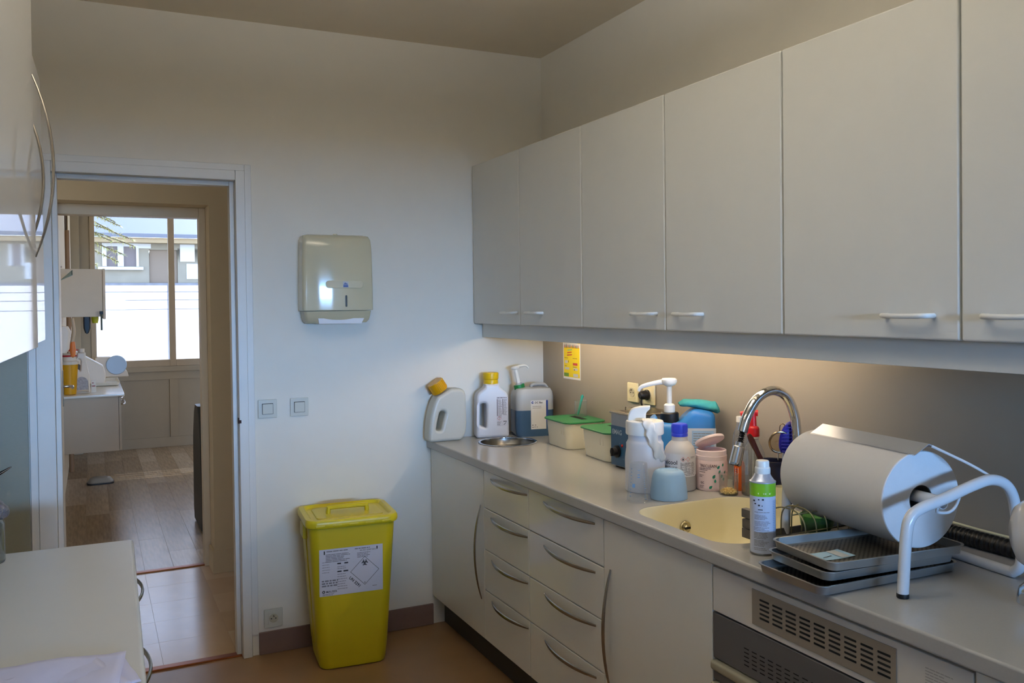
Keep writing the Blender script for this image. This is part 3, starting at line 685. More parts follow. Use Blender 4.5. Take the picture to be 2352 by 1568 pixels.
lab = decal('label', [(-.135, .135, .322+.05*k, .322+.05*(k+1)) for k in range(4)], zf(.0008), mat('label_white', '#C8CAD6', .35), yb)
f1 = zf(.0013); ink = printm
X0, Z0 = -.135, .322
g = lambda a, b: f1(X0+a, Z0+b)
bio = []
cx, cy = .192, .1265
for k in range(3):
    a = pi/2+k*2*pi/3; ex, ey = cx+.0066*cos(a), cy+.0066*sin(a)
    bio += arc_band(ex, ey, .0050, .0084, a+.55, a+2*pi-.55, 14)
bio += arc_band(cx, cy, .0062, .0080, 0, 2*pi, 18)
decal('biohazard_mark', bio+diamond(.192, .092, .062, .0022), g, ink, lab)
text('print', 'UN 3291', .017, g, ink, lab, rot=-pi/4, o=(.123, .066), bold=.0004)
text('print', '6', .012, g, printm, lab, o=(.189, .037))
text('print', 'MAUSER', .0125, g, printm, lab, o=(.027, .014), bold=.0001)
decal('logo', arc_band(.017, .019, .0028, .0062, 0, 2*pi, 16), g, printm, lab)
text('print', 'EN ISO 23907 2012', .0085, g, printg, lab, o=(.172, .178), bold=.0002)
decal('fine_print', lines(.03, .125, .192, 1, .01, .004, 1)+lines(.15, .225, .192, 1, .01, .004, 9)+lines(.027, .13, .178, 6, .0062, .0028, 3)+lines(.16, .22, .172, 4, .006, .0026, 4)+lines(.012, .05, .146, 5, .011, .002, 5)+lines(.075, .12, .090, 7, .0105, .0022, 6)+lines(.075, .12, .122, 2, .008, .0022, 6)+lines(.01, .08, .068, 3, .0105, .006, 7, .1)+lines(.012, .07, .010, 2, .005, .002, 10)+lines(.225, .25, .024, 1, .005, .003, 12), g, printg, lab)
decal('solid_marks', [(.075, .091, .132, .1375), (.105, .121, .132, .1375), (.075, .093, .098, .1035), (.101, .121, .098, .1035), (.019, .024, .178, .193), (.243, .248, .180, .193)], g, printm, lab)

# ------------------------------------------------------------------ bottles and boxes on the worktop
def face_ang(x, y): return atan2(-y, -x)
milky = milky_mat('milky_plastic', '#DADBD4', .25, .35); yelcap = mat('yellow_cap', '#D6B310', .35); amber = mat('amber_cap', '#D29A10', .25)
milk_w = milky_mat('white_hdpe', '#E2E4EC', .12, .35)
jg = thing('jug', 'milky jug with tilted amber screw cap at the worktop corner by the far wall', 'jug', (1.525, 3.905, HC))
jo = [(-.098, .0, .02), (-.097, .06, .03), (-.088, .125, .03), (-.07, .185, .03), (-.052, .214, .006), (.017, .250, .006), (.075, .248, .022), (.093, .225, .03), (.095, .12, .04), (.098, .06, .03), (.078, .0, .03)]
jh = [(-.062, .055, .01), (-.036, .052, .01), (-.024, .100, .015), (-.012, .138, .014), (-.026, .148, .014), (-.042, .142, .01), (-.054, .10, .02)]
obj('body', curve2d(round_poly([(x, z, r) for x, z, r in jo], n=5), [round_poly(jh[::-1], n=4)], .085, .016, 5), milky, jg)
bm = cyl(B(), .040, -.004, .050, 28, bev=.004); bmesh.ops.rotate(bm, verts=bm.verts, matrix=Matrix.Rotation(radians(-33), 3, 'Y'))
cp = obj('cap', bm, amber, jg, loc=(-.026, 0, .241))
rg = B()
for k in range(30):
    a = 2*pi*k/30; tube(rg, [(.040*cos(a), .040*sin(a), .002), (.040*cos(a), .040*sin(a), .044)], .0012, 4)
bmesh.ops.rotate(rg, verts=rg.verts, matrix=Matrix.Rotation(radians(-33), 3, 'Y')); obj('cap_ribs', rg, amber, cp)

b2 = thing('bottle', 'white square bottle with yellow cap and cut-out handle behind the round steel opening', 'bottle', (1.762, 3.895, HC), -14)
jo = [(-.082, 0, .015), (-.078, .215, .03), (-.035, .245, .02), (-.033, .262, .004), (.037, .262, .004), (.039, .245, .02), (.080, .215, .03), (.082, 0, .015)]
jh = [(-.066, .062, .012), (-.03, .048, .012), (-.03, .172, .016), (-.064, .165, .014)]
obj('body', curve2d(round_poly(jo, n=5), [round_poly(jh[::-1], n=4)], .085, .014, 5), milk_w, b2)
cp = obj('cap', lathe(B(), [(.033, .258), (.036, .260), (.036, .276), (.034, .281), (.038, .285), (.039, .310), (.036, .316), (.0001, .316)], 32), yelcap, b2)
fm = flat_map((-.078, -.0428, 0), (1, 0, 0), (0, 0, 1))
lb2 = decal('label', [(.098, .152, .055, .20)], fm, mat('bottle_label', '#D2D3DE', .5), b2)
fm = flat_map((-.078, -.0431, 0), (1, 0, 0), (0, 0, 1))
decal('fine_print', lines(.1, .15, .196, 1, .01, .004, 1)+lines(.105, .126, .185, 20, .0044, .0022, 2)+lines(.131, .15, .186, 18, .0044, .0022, 3)+lines(.1, .122, .078, 5, .004, .0022, 4)+[(.13, .147, .076, .081), [(.130, .062), (.136, .062), (.146, .074), (.143, .074)]], fm, printg, lb2)
decal('margin_rules', [(.0995, .1022, .105, .188), (.127, .1295, .112, .188)], fm, printm, lb2)
decal('hazard_diamond', diamond(.110, .094, .0105, .0018), fm, mat('hazard_red', '#C03038', .5), lb2); text('print', '!', .012, fm, printm, lb2, o=(.1085, .0895), bold=.0003)

b3 = thing('canister', 'milky canister half full of blue liquid with white lotion pump, in the far corner', 'canister', (1.968, 3.858, HC), -10)
blue_l = mat('blue_liquid', '#3A587A', .2, noise=.08); frost = mat('frosted_canister', '#A6ABB0', .35, noise=.05, scale=6)
obj('lower_body', loft(B(), [rrect(w, .135, .03, z, n=6) for w, z in ((.18, 0), (.192, .006), (.196, .02), (.196, .128))], True, False), blue_l, b3, label='blue liquid showing through the canister wall')
obj('upper_body', loft(B(), [rrect(w, d, r, z, cx, n=6) for w, d, r, z, cx in ((.196, .135, .03, .128, 0), (.196, .135, .03, .19, 0), (.19, .13, .032, .215, .001), (.17, .11, .03, .232, .002), (.12, .07, .025, .238, .006))], False, True), frost, b3)
obj('carry_handle', tube(B(), smooth([(-.005, 0, .226), (.0, 0, .245), (.02, 0, .250), (.06, 0, .248), (.075, 0, .236), (.082, 0, .222)], 5), .009, 8, sx=1.5), frost, b3)
tilt = Matrix.Rotation(radians(-12), 3, 'Y')
def tl(bm, piv=(0, 0, 0)):
    bmesh.ops.rotate(bm, verts=bm.verts, cent=piv, matrix=tilt); return bm
pu = obj('pump', tl(cyl(B(), .010, .01, .10, 16)), whitep, b3, loc=(-.062, 0, .232))
obj('pump_neck', tl(lathe(B(), [(.024, -.02), (.024, .012), (.018, .016), (.016, .026), (.009, .028)], 24)), frost, pu)
obj('collar', tl(lathe(B(), [(.0255, -.004), (.027, -.002), (.027, .018), (.0255, .020), (.02, .020)], 28)), mat('green_collar', '#12703A', .4), pu)
obj('pump_head', tl(lathe(B(), [(.009, .095), (.02, .10), (.0215, .108), (.018, .113), (.0001, .116)], 20)), whitep, pu)
obj('spout', tl(tube(B(), smooth([(.01, 0, .108), (.035, -.005, .108), (.055, -.006, .102), (.064, -.008, .088)], 5), lambda t: .006-.002*t, 8)), whitep, pu)
fm = flat_map((-.098, -.0682, 0), (1, 0, 0), (0, 0, 1)); fm2 = flat_map((-.098, -.0685, 0), (1, 0, 0), (0, 0, 1))
lb3 = decal('label', [(.072, .150, .035, .176)], fm, mat('canister_label', '#E2E5EA', .5), b3)
decal('label_edge', [(.150, .160, .068, .176)], fm, mat('label_blue', '#1C3C8C', .5), b3)
text('print', 'DC Bac', .013, fm2, printm, lb3, o=(.092, .161), bold=.0003); decal('logo', arc_band(.081, .166, .002, .0062, .4, 5.9, 16), fm2, MATS['label_blue'], lb3)
decal('fine_print', lines(.08, .128, .148, 1, .008, .0018, 1, .05)+lines(.08, .128, .140, 1, .008, .0018, 2, .05)+[(.078, .084, .053, .058), (.091, .098, .054, .0575), (.078, .085, .043, .047), (.088, .097, .045, .0475), (.101, .106, .044, .047)], fm2, printg, lb3)

green = mat('green_lid', '#2F7B4C', .4); boxp = mat('cream_box_plastic', '#EDE9D6', .3, noise=.02)
gb = thing('instrument_box', 'cream soaking box with green slotted lid, the farther of two', 'box', (1.982, 3.462, HC), -4, 'green-lidded boxes on the worktop')
obj('body', loft(B(), [rrect(w, d, .03, z, n=6) for w, d, z in ((.165, .215, 0), (.172, .222, .004), (.186, .236, .108), (.188, .238, .117))]), boxp, gb)
ld = obj('lid', loft(B(), [rrect(w, d, .034, z, n=6) for w, d, z in ((.198, .252, .115), (.206, .26, .117), (.206, .26, .122), (.198, .252, .125))]), green, gb)
for y in (-.055, -.08): obj('moulded_rib', cbox(-.0925, -.089, y-.0015, y+.0015, .065, .112), boxp, gb)
obj('slot', cbox(.006, .036, -.065, .065, .1245, .1256), darkslot, ld); obj('slot_rim', loft(B(), [rrect(.040, .142, .008, .1248, .021), rrect(.038, .14, .008, .1253, .021)]), green, ld)
g2 = copy_tree(gb); g2.location = (1.972, 3.114, HC); g2.rotation_euler = (0, 0, radians(-4)); g2['label'] = 'cream soaking box with green slotted lid, the nearer, beside the blue cleaner'
bk = thing('beaker', 'small clear glass beaker standing on the farther green lid', 'beaker', (2.035, 3.492, HC+.1258))
cg = clear_mat('clear_glass', '#FAFCFB', .4, .02, .05)
obj('glass', lathe(B(), [(.0001, 0), (.027, 0), (.029, .003), (.029, .07), (.031, .074), (.0295, .074), (.0275, .070), (.0275, .005), (.0001, .004)], 28, cap0=False, cap1=False), cg, bk)
sy = thing('syringe', 'turquoise plastic syringe leaning in the beaker on the green lid', 'syringe', (2.035, 3.492, HC+.131))
bm = cyl(B(), .0055, .008, .085, 12); cyl(bm, .0075, .083, .094, 12); cyl(bm, .003, .001, .008, 8)
bmesh.ops.rotate(bm, verts=bm.verts, matrix=Matrix.Rotation(radians(16), 3, 'Y')); tq = mat('turquoise_plastic', '#2FA086', .3); obj('barrel', bm, tq, sy, loc=(-.016, 0, 0))
bm = cyl(B(), .003, .094, .099, 8); bmesh.ops.rotate(bm, verts=bm.verts, matrix=Matrix.Rotation(radians(16), 3, 'Y')); obj('plunger', bm, tq, sy, loc=(-.016, 0, 0))

# ultrasonic cleaner
us = thing('ultrasonic_cleaner', 'steel ultrasonic cleaner with blue front and black knob beside the green-lidded boxes', 'cleaner', (1.956, 2.868, HC))
usb = mat('cleaner_blue', '#1F4A6E', .35); ussteel = mat('cleaner_steel', '#8C8E92', .35, .6, noise=.05)
obj('housing', cbox(-.10, .10, -.080, .080, .006, .214, .004), ussteel, us)
obj('blue_panel', cbox(-.102, -.0995, -.077, .077, .01, .165, .0008), usb, us)
bm = B(); box(bm, -.106, .106, -.084, .084, .213, .220, .003); obj('tank_rim', bm, mat('warm_steel', '#A79C8C', .25, 1), us)
obj('tank_opening', cbox(-.07, .08, -.06, .06, .2198, .2206), mat('tank_dark', '#4A443C', .3, .8), us)
obj('basket_handle', tube(B(), smooth([(-.04, .066, .219), (-.04, .064, .232), (-.04, .05, .236), (-.04, -.05, .236), (-.04, -.064, .232), (-.04, -.066, .219)], 4), .0022, 6), steel_h, us)
for x in (-.08, .08):
    for y in (-.06, .06): obj('foot', cyl(B(), .01, 0, .0065, 12, (x, y, 0)), dark, us)
fm = flat_map((-.1024, .077, 0), (0, -1, 0), (0, 0, 1))
pn = us.children[1]
text('print', 'EMAG', .026, fm, mat('print_white', '#B9C4CC', .5), pn, o=(.010, .133), bold=.0004)
decal('fine_print', [(.06, .066, .095, .100), (.04, .044, .045, .049), (.08, .11, .04, .042)], fm, mat('print_blue_grey', '#51708C', .5), pn)
kb = obj('knob', lathe(B(), [(.024, 0), (.024, -.008), (.017, -.010), (.016, -.026), (.0001, -.027)], 24, (-.102, .029, .066), axis='X'), dark, us)
bm = lathe(B(), [(.024, -.1022), (.024, -.110), (.017, -.112), (.016, -.128), (.0001, -.129)], 24, (0, .029, .066), axis='X'); me = bpy.data.meshes.new('knob'); bmesh.ops.recalc_face_normals(bm, faces=bm.faces); bm.to_mesh(me); bm.free(); me.materials.append(dark); kb.data = me
obj('knob_pointer', cbox(-.134, -.127, .026, .032, .050, .082, .001), dark, kb)
obj('indicator_lamp', lathe(B(), [(.006, -.102), (.006, -.104), (.0001, -.107)], 14, (0, -.004, .092), axis='X'), mat('red_lamp', '#B02A22', .25), us)

# white wipes tub with open flap
X, Y = 1.717, 2.510; A = face_ang(X, Y)
wb = thing('wipes_tub', 'tall white wipes tub with raised flap and a crumpled wipe hanging out', 'tub', (X, Y, HC))
obj('body', lathe(B(), [(.0001, 0), (.064, 0), (.068, .004), (.0685, .11), (.067, .128), (.064, .148), (.064, .165), (.060, .172), (.057, .178), (.057, .196)], 40), milk_w, wb)
cp = obj('cap', lathe(B(), [(.057, .194), (.0635, .195), (.0655, .198), (.0655, .236), (.063, .241), (.040, .243), (.036, .239), (.0001, .239)], 40), whitep, wb)
ri = Vector((cos(A+pi/2), sin(A+pi/2), 0)); nr = Vector((cos(A), sin(A), 0))
def W3(r, n, z): return ri*r+nr*n+Vector((0, 0, z))
fl = [(-.058, .236, .002), (-.058, .256, .02), (-.046, .282, .03), (-.010, .2905, .02), (.020, .2915, .003), (.019, .279, .006), (.006, .270, .012), (.004, .238, .002)]
bm = curve2d(round_poly(fl, n=6), [], .030, .006, 3); bmesh.ops.rotate(bm, verts=bm.verts, matrix=Matrix.Rotation(A+pi/2, 3, 'Z')); obj('flap', bm, whitep, cp, loc=tuple(nr*-.012))
bm = B(); rows = []; rnd = random.Random(2)
path = [(.004, .012, .243), (.006, .03, .252), (.010, .056, .247), (.016, .069, .228), (.024, .070, .20), (.034, .066, .17), (.046, .060, .14), (.056, .050, .108)]
for i, p in enumerate(smooth(path, 4)):
    w = .009+.009*min(1, i/8)+.003*sin(i*1.3); rows.append([W3(p.x+w*t, p.y-.35*max(0, p.x+w*t-.03)+.003*sin(t*4+i*.7)+.005, p.z+.002*cos(t*4+i)) for t in (-1, -.7, -.4, -.1, .2, .5, .8, 1)])
loft(bm, rows, False, False, closed=False); tw = obj('wipe', bm, mat('wipe_tissue', '#E4E0DA', .8, noise=.03), wb, angle=80)
md = tw.modifiers.new('s', 'SOLIDIFY'); md.thickness = .0015

# inverted measuring beaker and bowl
X, Y = 1.604, 2.382; A = face_ang(X, Y)
mb = thing('measuring_cup', 'clear plastic measuring cup with blue scale standing upside down', 'cup', (X, Y, HC))
pl = clear_mat('clear_plastic', '#F7F9FB', .18, .05, .06)
obj('cup', lathe(B(), [(.041, 0), (.0415, .002), (.0395, .004), (.029, .124), (.027, .126), (.0001, .126), (.0001, .1245), (.027, .1245), (.0385, .004)], 32, cap0=False, cap1=False), pl, mb)
f = lambda a, b: ((.0402-.010*b/.12)*cos(A+a/.036), (.0402-.010*b/.12)*sin(A+a/.036), b)
decal('scale_marks', [(.018-.0005*0, .024 if k % 5 else .027, .012+k*.0068, .0135+k*.0068) for k in range(15)]+[(-.022, -.012, .05, .062), (-.003, .006, .105, .107), (-.004, .004, .09, .093), (-.004, .004, .082, .085)]+[(-.031+.001*(k % 2), -.026, .02+k*.011, .0225+k*.011) for k in range(9)], f, mat('scale_blue', '#6F9CCB', .5), mb)
bw = thing('mixing_bowl', 'pale blue rubber mixing bowl turned upside down on the worktop', 'bowl', (1.7155, 2.371, HC))
obj('bowl', lathe(B(), [(.058, 0), (.0612, .001), (.0614, .004), (.060, .03), (.0555, .065), (.051, .082), (.046, .090), (.038, .0935), (.036, .093), (.034, .0945), (.0315, .0945), (.030, .092), (.0001, .0915)], 44), mat('pale_blue_rubber', '#8FB2D2', .4, noise=.02), bw)

# alcohol bottle
X, Y = 1.832, 2.466; A = face_ang(X, Y)
al = thing('alcohol_bottle', 'translucent alcohol bottle with blue screw cap and white label', 'bottle', (X, Y, HC))
frostb = milky_mat('frosted_bottle', '#DCDCDE', .3, .3); liq = mat('grey_liquid', '#A0A1A3', .25)
obj('lower_body', lathe(B(), [(.0001, 0), (.05, 0), (.054, .004), (.0545, .01), (.0545, .055)], 40, cap1=False), liq, al, label='grey translucent lower part filled with liquid')
obj('upper_body', lathe(B(), [(.0545, .055), (.0545, .115), (.053, .130), (.048, .148), (.036, .163), (.0275, .170), (.0265, .185)], 40, cap0=False), frostb, al)
cp = obj('cap', lathe(B(), [(.0265, .184), (.028, .185), (.028, .193), (.0265, .195), (.0275, .197), (.0275, .224), (.025, .228), (.0001, .2285)], 30), mat('royal_blue_cap', '#2A3FC8', .35), al)
rg = B()
for k in range(36): a = 2*pi*k/36; tube(rg, [(.0275*cos(a), .0275*sin(a), .199), (.0275*cos(a), .0275*sin(a), .222)], .0007, 4)
obj('cap_ribs', rg, MATS['royal_blue_cap'], cp)
f = cyl_map(.0549, A); f2 = cyl_map(.0551, A)
lb = decal('label', [(-.086, .066, .052, .130)], f, mat('alcohol_label', '#D6D6DA', .5), al)
text('print', 'alcool', .020, f2, printm, lb, align='RIGHT', o=(-.008, .094), bold=.0003); text('print', 'nature', .020, f2, printg, lb, align='RIGHT', o=(-.008, .077), bold=.0002)
decal('hazard_diamond', diamond(.011, .112, .0082, .0014), f2, MATS['hazard_red'], lb); decal('hazard_diamond', diamond(.029, .112, .0082, .0014), f2, MATS['hazard_red'], lb)
text('print', '!', .009, f2, printm, lb, o=(.0278, .1085)); decal('flame', [[(.008, .109), (.014, .109), (.0135, .113), (.011, .117), (.009, .113)]], f2, printm, lb)
decal('fine_print', lines(.04, .062, .120, 2, .004, .0018, 1)+lines(.002, .062, .101, 14, .0030, .0016, 2, .12)+lines(.02, .062, .058, 1, .004, .0018, 3), f2, printg, lb)

# pink jar
X, Y = 1.932, 2.420; A = face_ang(X, Y); ri = Vector((cos(A+pi/2), sin(A+pi/2), 0)); nr = Vector((cos(A), sin(A), 0))
pj = thing('alginate_jar', 'pink jar printed with green leaves, its flip lid standing open', 'jar', (X, Y, HC))
pink = mat('pink_jar', '#EED8DC', .35); pinkl = mat('pale_pink_lid', '#EEDDE2', .35)
obj('body', lathe(B(), [(.0001, 0), (.05, 0), (.053, .004), (.0545, .012), (.0555, .06), (.0545, .092), (.0515, .106)], 40), pink, pj)
rm = obj('rim', lathe(B(), [(.050, .104), (.0525, .105), (.053, .118), (.0515, .120), (.0515, .136), (.049, .138), (.046, .136), (.046, .128), (.0001, .128)], 40), pinkl, pj)
bm = lathe(B(), [(.0001, -.005), (.046, -.005), (.051, -.003), (.052, .002), (.051, .006), (.045, .006), (.043, .002), (.0001, .001)], 36)
hd = -nr*.8-ri*.6; bmesh.ops.rotate(bm, verts=bm.verts, matrix=Matrix.Rotation(radians(30), 3, Vector((0, 0, 1)).cross(hd))); ld = obj('flip_lid', bm, pinkl, pj); ld.location = hd*.008+Vector((0, 0, .165))
obj('hinge', cyl(B(), .004, -.012, .012, 10, axis='X'), pinkl, ld, loc=(0, 0, 0)).matrix_local = Matrix.Translation(hd*.043+Vector((0, 0, -.027))) @ Matrix.Rotation(atan2(hd.x, -hd.y), 4, 'Z')
f = cyl_map(.0560, A); f2 = cyl_map(.0562, A)
dk = mat('jar_print', '#5B4A58', .5)
text('print', 'TRECLEAN', .0135, f2, dk, pj, o=(-.044, .083), bold=.0002, wx=.95)
text('print', 'GC', .010, f2, dk, pj, o=(-.040, .026), bold=.0003)
decal('fine_print', lines(-.044, .0, .079, 1, .004, .002, 1)+lines(-.044, -.002, .074, 1, .004, .002, 2)+lines(-.044, -.02, .067, 1, .004, .002, 3)+lines(-.044, -.026, .056, 2, .005, .002, 4)+lines(-.044, -.022, .020, 3, .0035, .0015, 5), f2, dk, pj)
def leaf(cx, cy, L, a):
    o = []
    for t in range(9):
        u = t/8; o.append((u*L, .30*L*sin(pi*u**.8)))
    for t in range(7, 0, -1):
        u = t/8; o.append((u*L, -.30*L*sin(pi*u**.8)))
    return [(cx+x*cos(a)-y*sin(a), cy+x*sin(a)+y*cos(a)) for x, y in o]
decal('leaf_print', [leaf(.020, .078, .014, .9), leaf(.026, .062, .013, 1.2), leaf(.004, .045, .016, 1.0), leaf(.012, .030, .013, 1.5), leaf(-.008, .010, .015, .8), leaf(.040, .085, .012, 1.3), leaf(.034, .046, .014, 1.2), leaf(.044, .036, .012, 1.5), leaf(.048, .06, .012, 1.1)], f2, mat('leaf_green', '#22806A', .5), pj)

# beaker of yellow granules
gk = thing('beaker', 'glass beaker with a layer of yellow granules beside the pink jar', 'beaker', (1.922, 2.318, HC))
obj('glass', lathe(B(), [(.0001, 0), (.030, 0), (.032, .003), (.032, .066), (.0345, .070), (.033, .070), (.0308, .066), (.0308, .004), (.0001, .003)], 32, cap0=False, cap1=False), cg, gk)
rnd = random.Random(9); bm = B()
for k in range(150):
    r = .026*sqrt(rnd.random()); a = rnd.uniform(0, 6.28); z = .008+.016*rnd.random()*(1.1-r/.03)
    m = Matrix.Translation((r*cos(a), r*sin(a), z)) @ Matrix.Rotation(rnd.uniform(0, 3), 4, 'X') @ Matrix.Rotation(rnd.uniform(0, 3), 4, 'Z') @ Matrix.Diagonal((1, 1.5, .7, 1))
    bmesh.ops.create_icosphere(bm, subdivisions=1, radius=.0036, matrix=m)
o = obj('granules', bm, mat('yellow_granules', '#E2C272', .6, noise=.2), gk); o['kind'] = 'stuff'

# blue jerrycan with pump, green cloth on it
jc = thing('jerrycan', 'blue jerrycan with black collar and white lotion pump against the splashback', 'canister', (1.955, 2.615, HC), -32)
jc.scale = (1, 1, 1.11); jb = mat('jerrycan_blue', '#2F79C0', .35, noise=.04)
jo = [(-.116, 0, .025), (-.118, .16, .03), (-.118, .199, .012), (-.096, .213, .012), (-.086, .189, .008), (-.018, .187, .015), (.010, .216, .03), (.04, .235, .03), (.116, .224, .025), (.118, .0, .025)]
obj('body', curve2d(round_poly(jo, n=5), [], .10, .022, 5), jb, jc)
PX = -.046
ck = obj('collar', lathe(B(), [(.030, .18), (.034, .186), (.034, .216), (.030, .220), (.018, .220)], 28, (PX, 0, 0)), dark, jc)
pk = obj('pump', cyl(B(), .0095, .22, .315, 16, (PX, 0, 0)), whitep, jc)
obj('pump_neck', lathe(B(), [(.019, .219), (.0205, .222), (.0205, .243), (.016, .247), (.0095, .248)], 24, (PX, 0, 0)), whitep, pk)
obj('pump_head', lathe(B(), [(.010, .305), (.024, .312), (.0285, .320), (.0285, .328), (.025, .332), (.0001, .3325)], 28, (PX, 0, 0)), whitep, pk)
obj('spout', tube(B(), smooth([(PX-.018, 0, .321), (PX-.045, .004, .317), (PX-.085, .010, .308), (PX-.105, .013, .300), (PX-.112, .014, .288)], 5), lambda t: .009-.0035*t, 10), whitep, pk)
fm = flat_map((-.12, -.0504, 0), (1, 0, 0), (0, 0, 1)); fm2 = flat_map((-.12, -.0508, 0), (1, 0, 0), (0, 0, 1)); fm3 = flat_map((-.12, -.0511, 0), (1, 0, 0), (0, 0, 1))
lb = decal('label', [(.10, .236, .02, .172)], fm, mat('jerrycan_label', '#B9C6D8', .5), jc)
decal('label_panel', [(.150, .228, .05, .164)], fm2, mat('label_light_blue', '#8FB4DC', .5), lb); decal('logo', arc_band(.118, .115, 0, .018, 0, 2*pi, 18), fm2, mat('label_teal', '#2A9BB8', .5), lb)
decal('fine_print', lines(.155, .222, .156, 11, .008, .0022, 3, .2), fm3, printg, lb)
cl = thing('cloth', 'folded turquoise microfibre cloth draped over the blue jerrycan', 'cloth', (1.992, 2.592, HC+.264), 58)
bm = B(); rows = []
ctr = smooth([(.0, .055, .004), (.001, .03, .008), (.002, -.005, .006), (0, -.04, .0), (-.002, -.070, -.006), (-.004, -.088, -.010)], 6)
for i, p in enumerate(ctr):
    t = i/(len(ctr)-1); e = min(1, 5*t+.25, 6*(1-t)+.35); w = (.030+.008*t)*e**.5; h = (.012+.013*t)*e**.5
    rows.append([(p.x+w*cos(a)*(1+.04*sin(2*a+i*.3)), p.y+.004*sin(a), p.z+.004+h*sin(a)*(1 if sin(a) > 0 else .85)+.0012*sin(a*4+i*.5)) for a in (2*pi*k/20 for k in range(20))])
obj('fabric', loft(bm, rows), mat('turquoise_cloth', '#3F9C9E', .95, noise=.12, scale=60, bump=.6, bscale=500), cl, angle=180)

# clear bottles by the tap
X, Y = 1.992, 2.275
sp_ = thing('spray_bottle', 'clear spray bottle with red trigger head beside the tap', 'bottle', (X, Y, HC))
obj('bottle', lathe(B(), [(.0001, 0), (.036, 0), (.0395, .004), (.0395, .12), (.037, .14), (.028, .162), (.019, .178), (.0165, .19), (.0165, .197), (.0155, .197), (.0155, .19), (.018, .178), (.0268, .162), (.0358, .14), (.0383, .12), (.0383, .005), (.0001, .004)], 36, cap0=False, cap1=False), pl, sp_)
obj('liquid', lathe(B(), [(.0001, .0045), (.0378, .0055), (.0378, .034), (.0001, .034)], 30), clear_mat('clear_liquid', '#DAD6C8', .15, .02, .1), sp_)
obj('dip_tube', cyl(B(), .003, .01, .2, 8), milky, sp_)
red = mat('red_trigger', '#B8141C', .35); A = face_ang(X, Y)
th = obj('trigger_head', lathe(B(), [(.017, .196), (.0205, .197), (.0205, .222), (.018, .228), (.012, .232), (.0105, .26), (.0001, .262)], 24), red, sp_)
obj('neck_ring', lathe(B(), [(.0165, .190), (.019, .191), (.019, .196), (.0165, .1965)], 24, cap0=False, cap1=False), whitep, sp_)
ri = Vector((cos(A+pi/2), sin(A+pi/2), 0))
bm = tube(B(), [ri*.016+Vector((0, 0, .274)), ri*-.01+Vector((0, 0, .276)), ri*-.04+Vector((0, 0, .268))], .0085, 10, sy=1.25); tube(bm, [Vector((0, 0, .255)), Vector((0, 0, .275))], .0105, 10)
obj('nozzle', bm, red, th); obj('trigger', tube(B(), smooth([ri*-.018+Vector((0, 0, .266)), ri*-.026+Vector((0, 0, .25)), ri*-.022+Vector((0, 0, .23))], 4), .004, 8), red, th)
cb_ = thing('water_bottle', 'clear plastic bottle with white cap standing behind the spray bottle', 'bottle', (2.045, 2.40, HC))
obj('bottle', lathe(B(), [(.0001, 0), (.026, 0), (.029, .004), (.029, .07), (.0275, .075), (.029, .08), (.029, .165), (.026, .185), (.017, .205), (.0125, .222), (.0125, .235), (.0115, .235), (.0115, .222), (.016, .205), (.025, .185), (.028, .165), (.028, .006), (.0001, .005)], 32, cap0=False, cap1=False), pl, cb_)
obj('cap', lathe(B(), [(.0145, .226), (.015, .227), (.015, .244), (.0135, .246), (.0001, .246)], 22), whitep, cb_)
f = cyl_map(.0294, face_ang(2.045, 2.40)); decal('label', [(-.028, .028, .045, .13)], f, mat('bottle_paper', '#BCC8D0', .5), cb_); 
og = thing('flask', 'small orange bottle with pale stopper behind the granule beaker', 'bottle', (1.998, 2.352, HC))
obj('body', lathe(B(), [(.0001, 0), (.017, 0), (.0185, .003), (.0185, .085), (.015, .098), (.008, .104), (.0075, .112)], 24), mat('orange_plastic', '#C85A1E', .35), og)
obj('stopper', lathe(B(), [(.008, .108), (.0095, .110), (.009, .135), (.0105, .140), (.0095, .147), (.0001, .148)], 20), cream_p, og)
f = cyl_map(.0188, face_ang(1.998, 2.352)); decal('label', [(-.016, -.004, .03, .08)], f, MATS['canister_label'], og); decal('print', lines(-.015, -.005, .076, 5, .008, .003, 1), cyl_map(.019, face_ang(1.998, 2.352)), MATS['label_blue'], og)

# ------------------------------------------------------------------ tap, drainer, can, paper roll and trays
fc = thing('faucet', 'chrome gooseneck tap arching over the cream sink', 'faucet', (2.004, 2.088, HC))
obj('base_ring', lathe(B(), [(.0001, 0), (.028, 0), (.028, .006), (.024, .010), (.022, .045), (.017, .05), (.0001, .05)], 28), chrome, fc)
gp_ = smooth([(0, 0, .045), (0, 0, .16), (0, .001, .24), (-.008, .003, .295), (-.035, .008, .348), (-.085, .016, .368), (-.138, .022, .346), (-.174, .027, .295), (-.192, .030, .245)], 8)
nk = obj('neck', tube(B(), gp_, .0155, 18), chrome, fc)
p0, p1 = Vector((-.192, .030, .245)), Vector((-.214, .033, .165)); dv = (p1-p0).normalized(); bm = B(); sp2 = []
for k in range(41): t = k/40; sp2.append((p0+(p1-p0)*t*.42, .0095+.0022*sin(t*6*2*pi)))
rg = []
u_ = dv.cross(Vector((0, 1, 0))).normalized(); v_ = dv.cross(u_)
loft(bm, [[p+u_*(r*cos(2*pi*q/16))+v_*(r*sin(2*pi*q/16)) for q in range(16)] for p, r in sp2]); obj('hose_sleeve', bm, mat('dark_chrome', '#6A6C74', .15, 1), nk)
def along(a, b, prof, n=22):
    return loft(B(), [[p0+dv*(a+(b-a)*t)+u_*(r*cos(2*pi*q/n))+v_*(r*sin(2*pi*q/n)) for q in range(n)] for t, r in prof])
obj('spray_head', along(.032, .105, [(0, .008), (.02, .0125), (.18, .0125), (.2, .0165), (.22, .018), (.88, .019), (.92, .0195), (1, .0185)]), chrome, nk)
obj('spray_face', along(.104, .107, [(0, .0165), (1, .015)]), dark, nk)
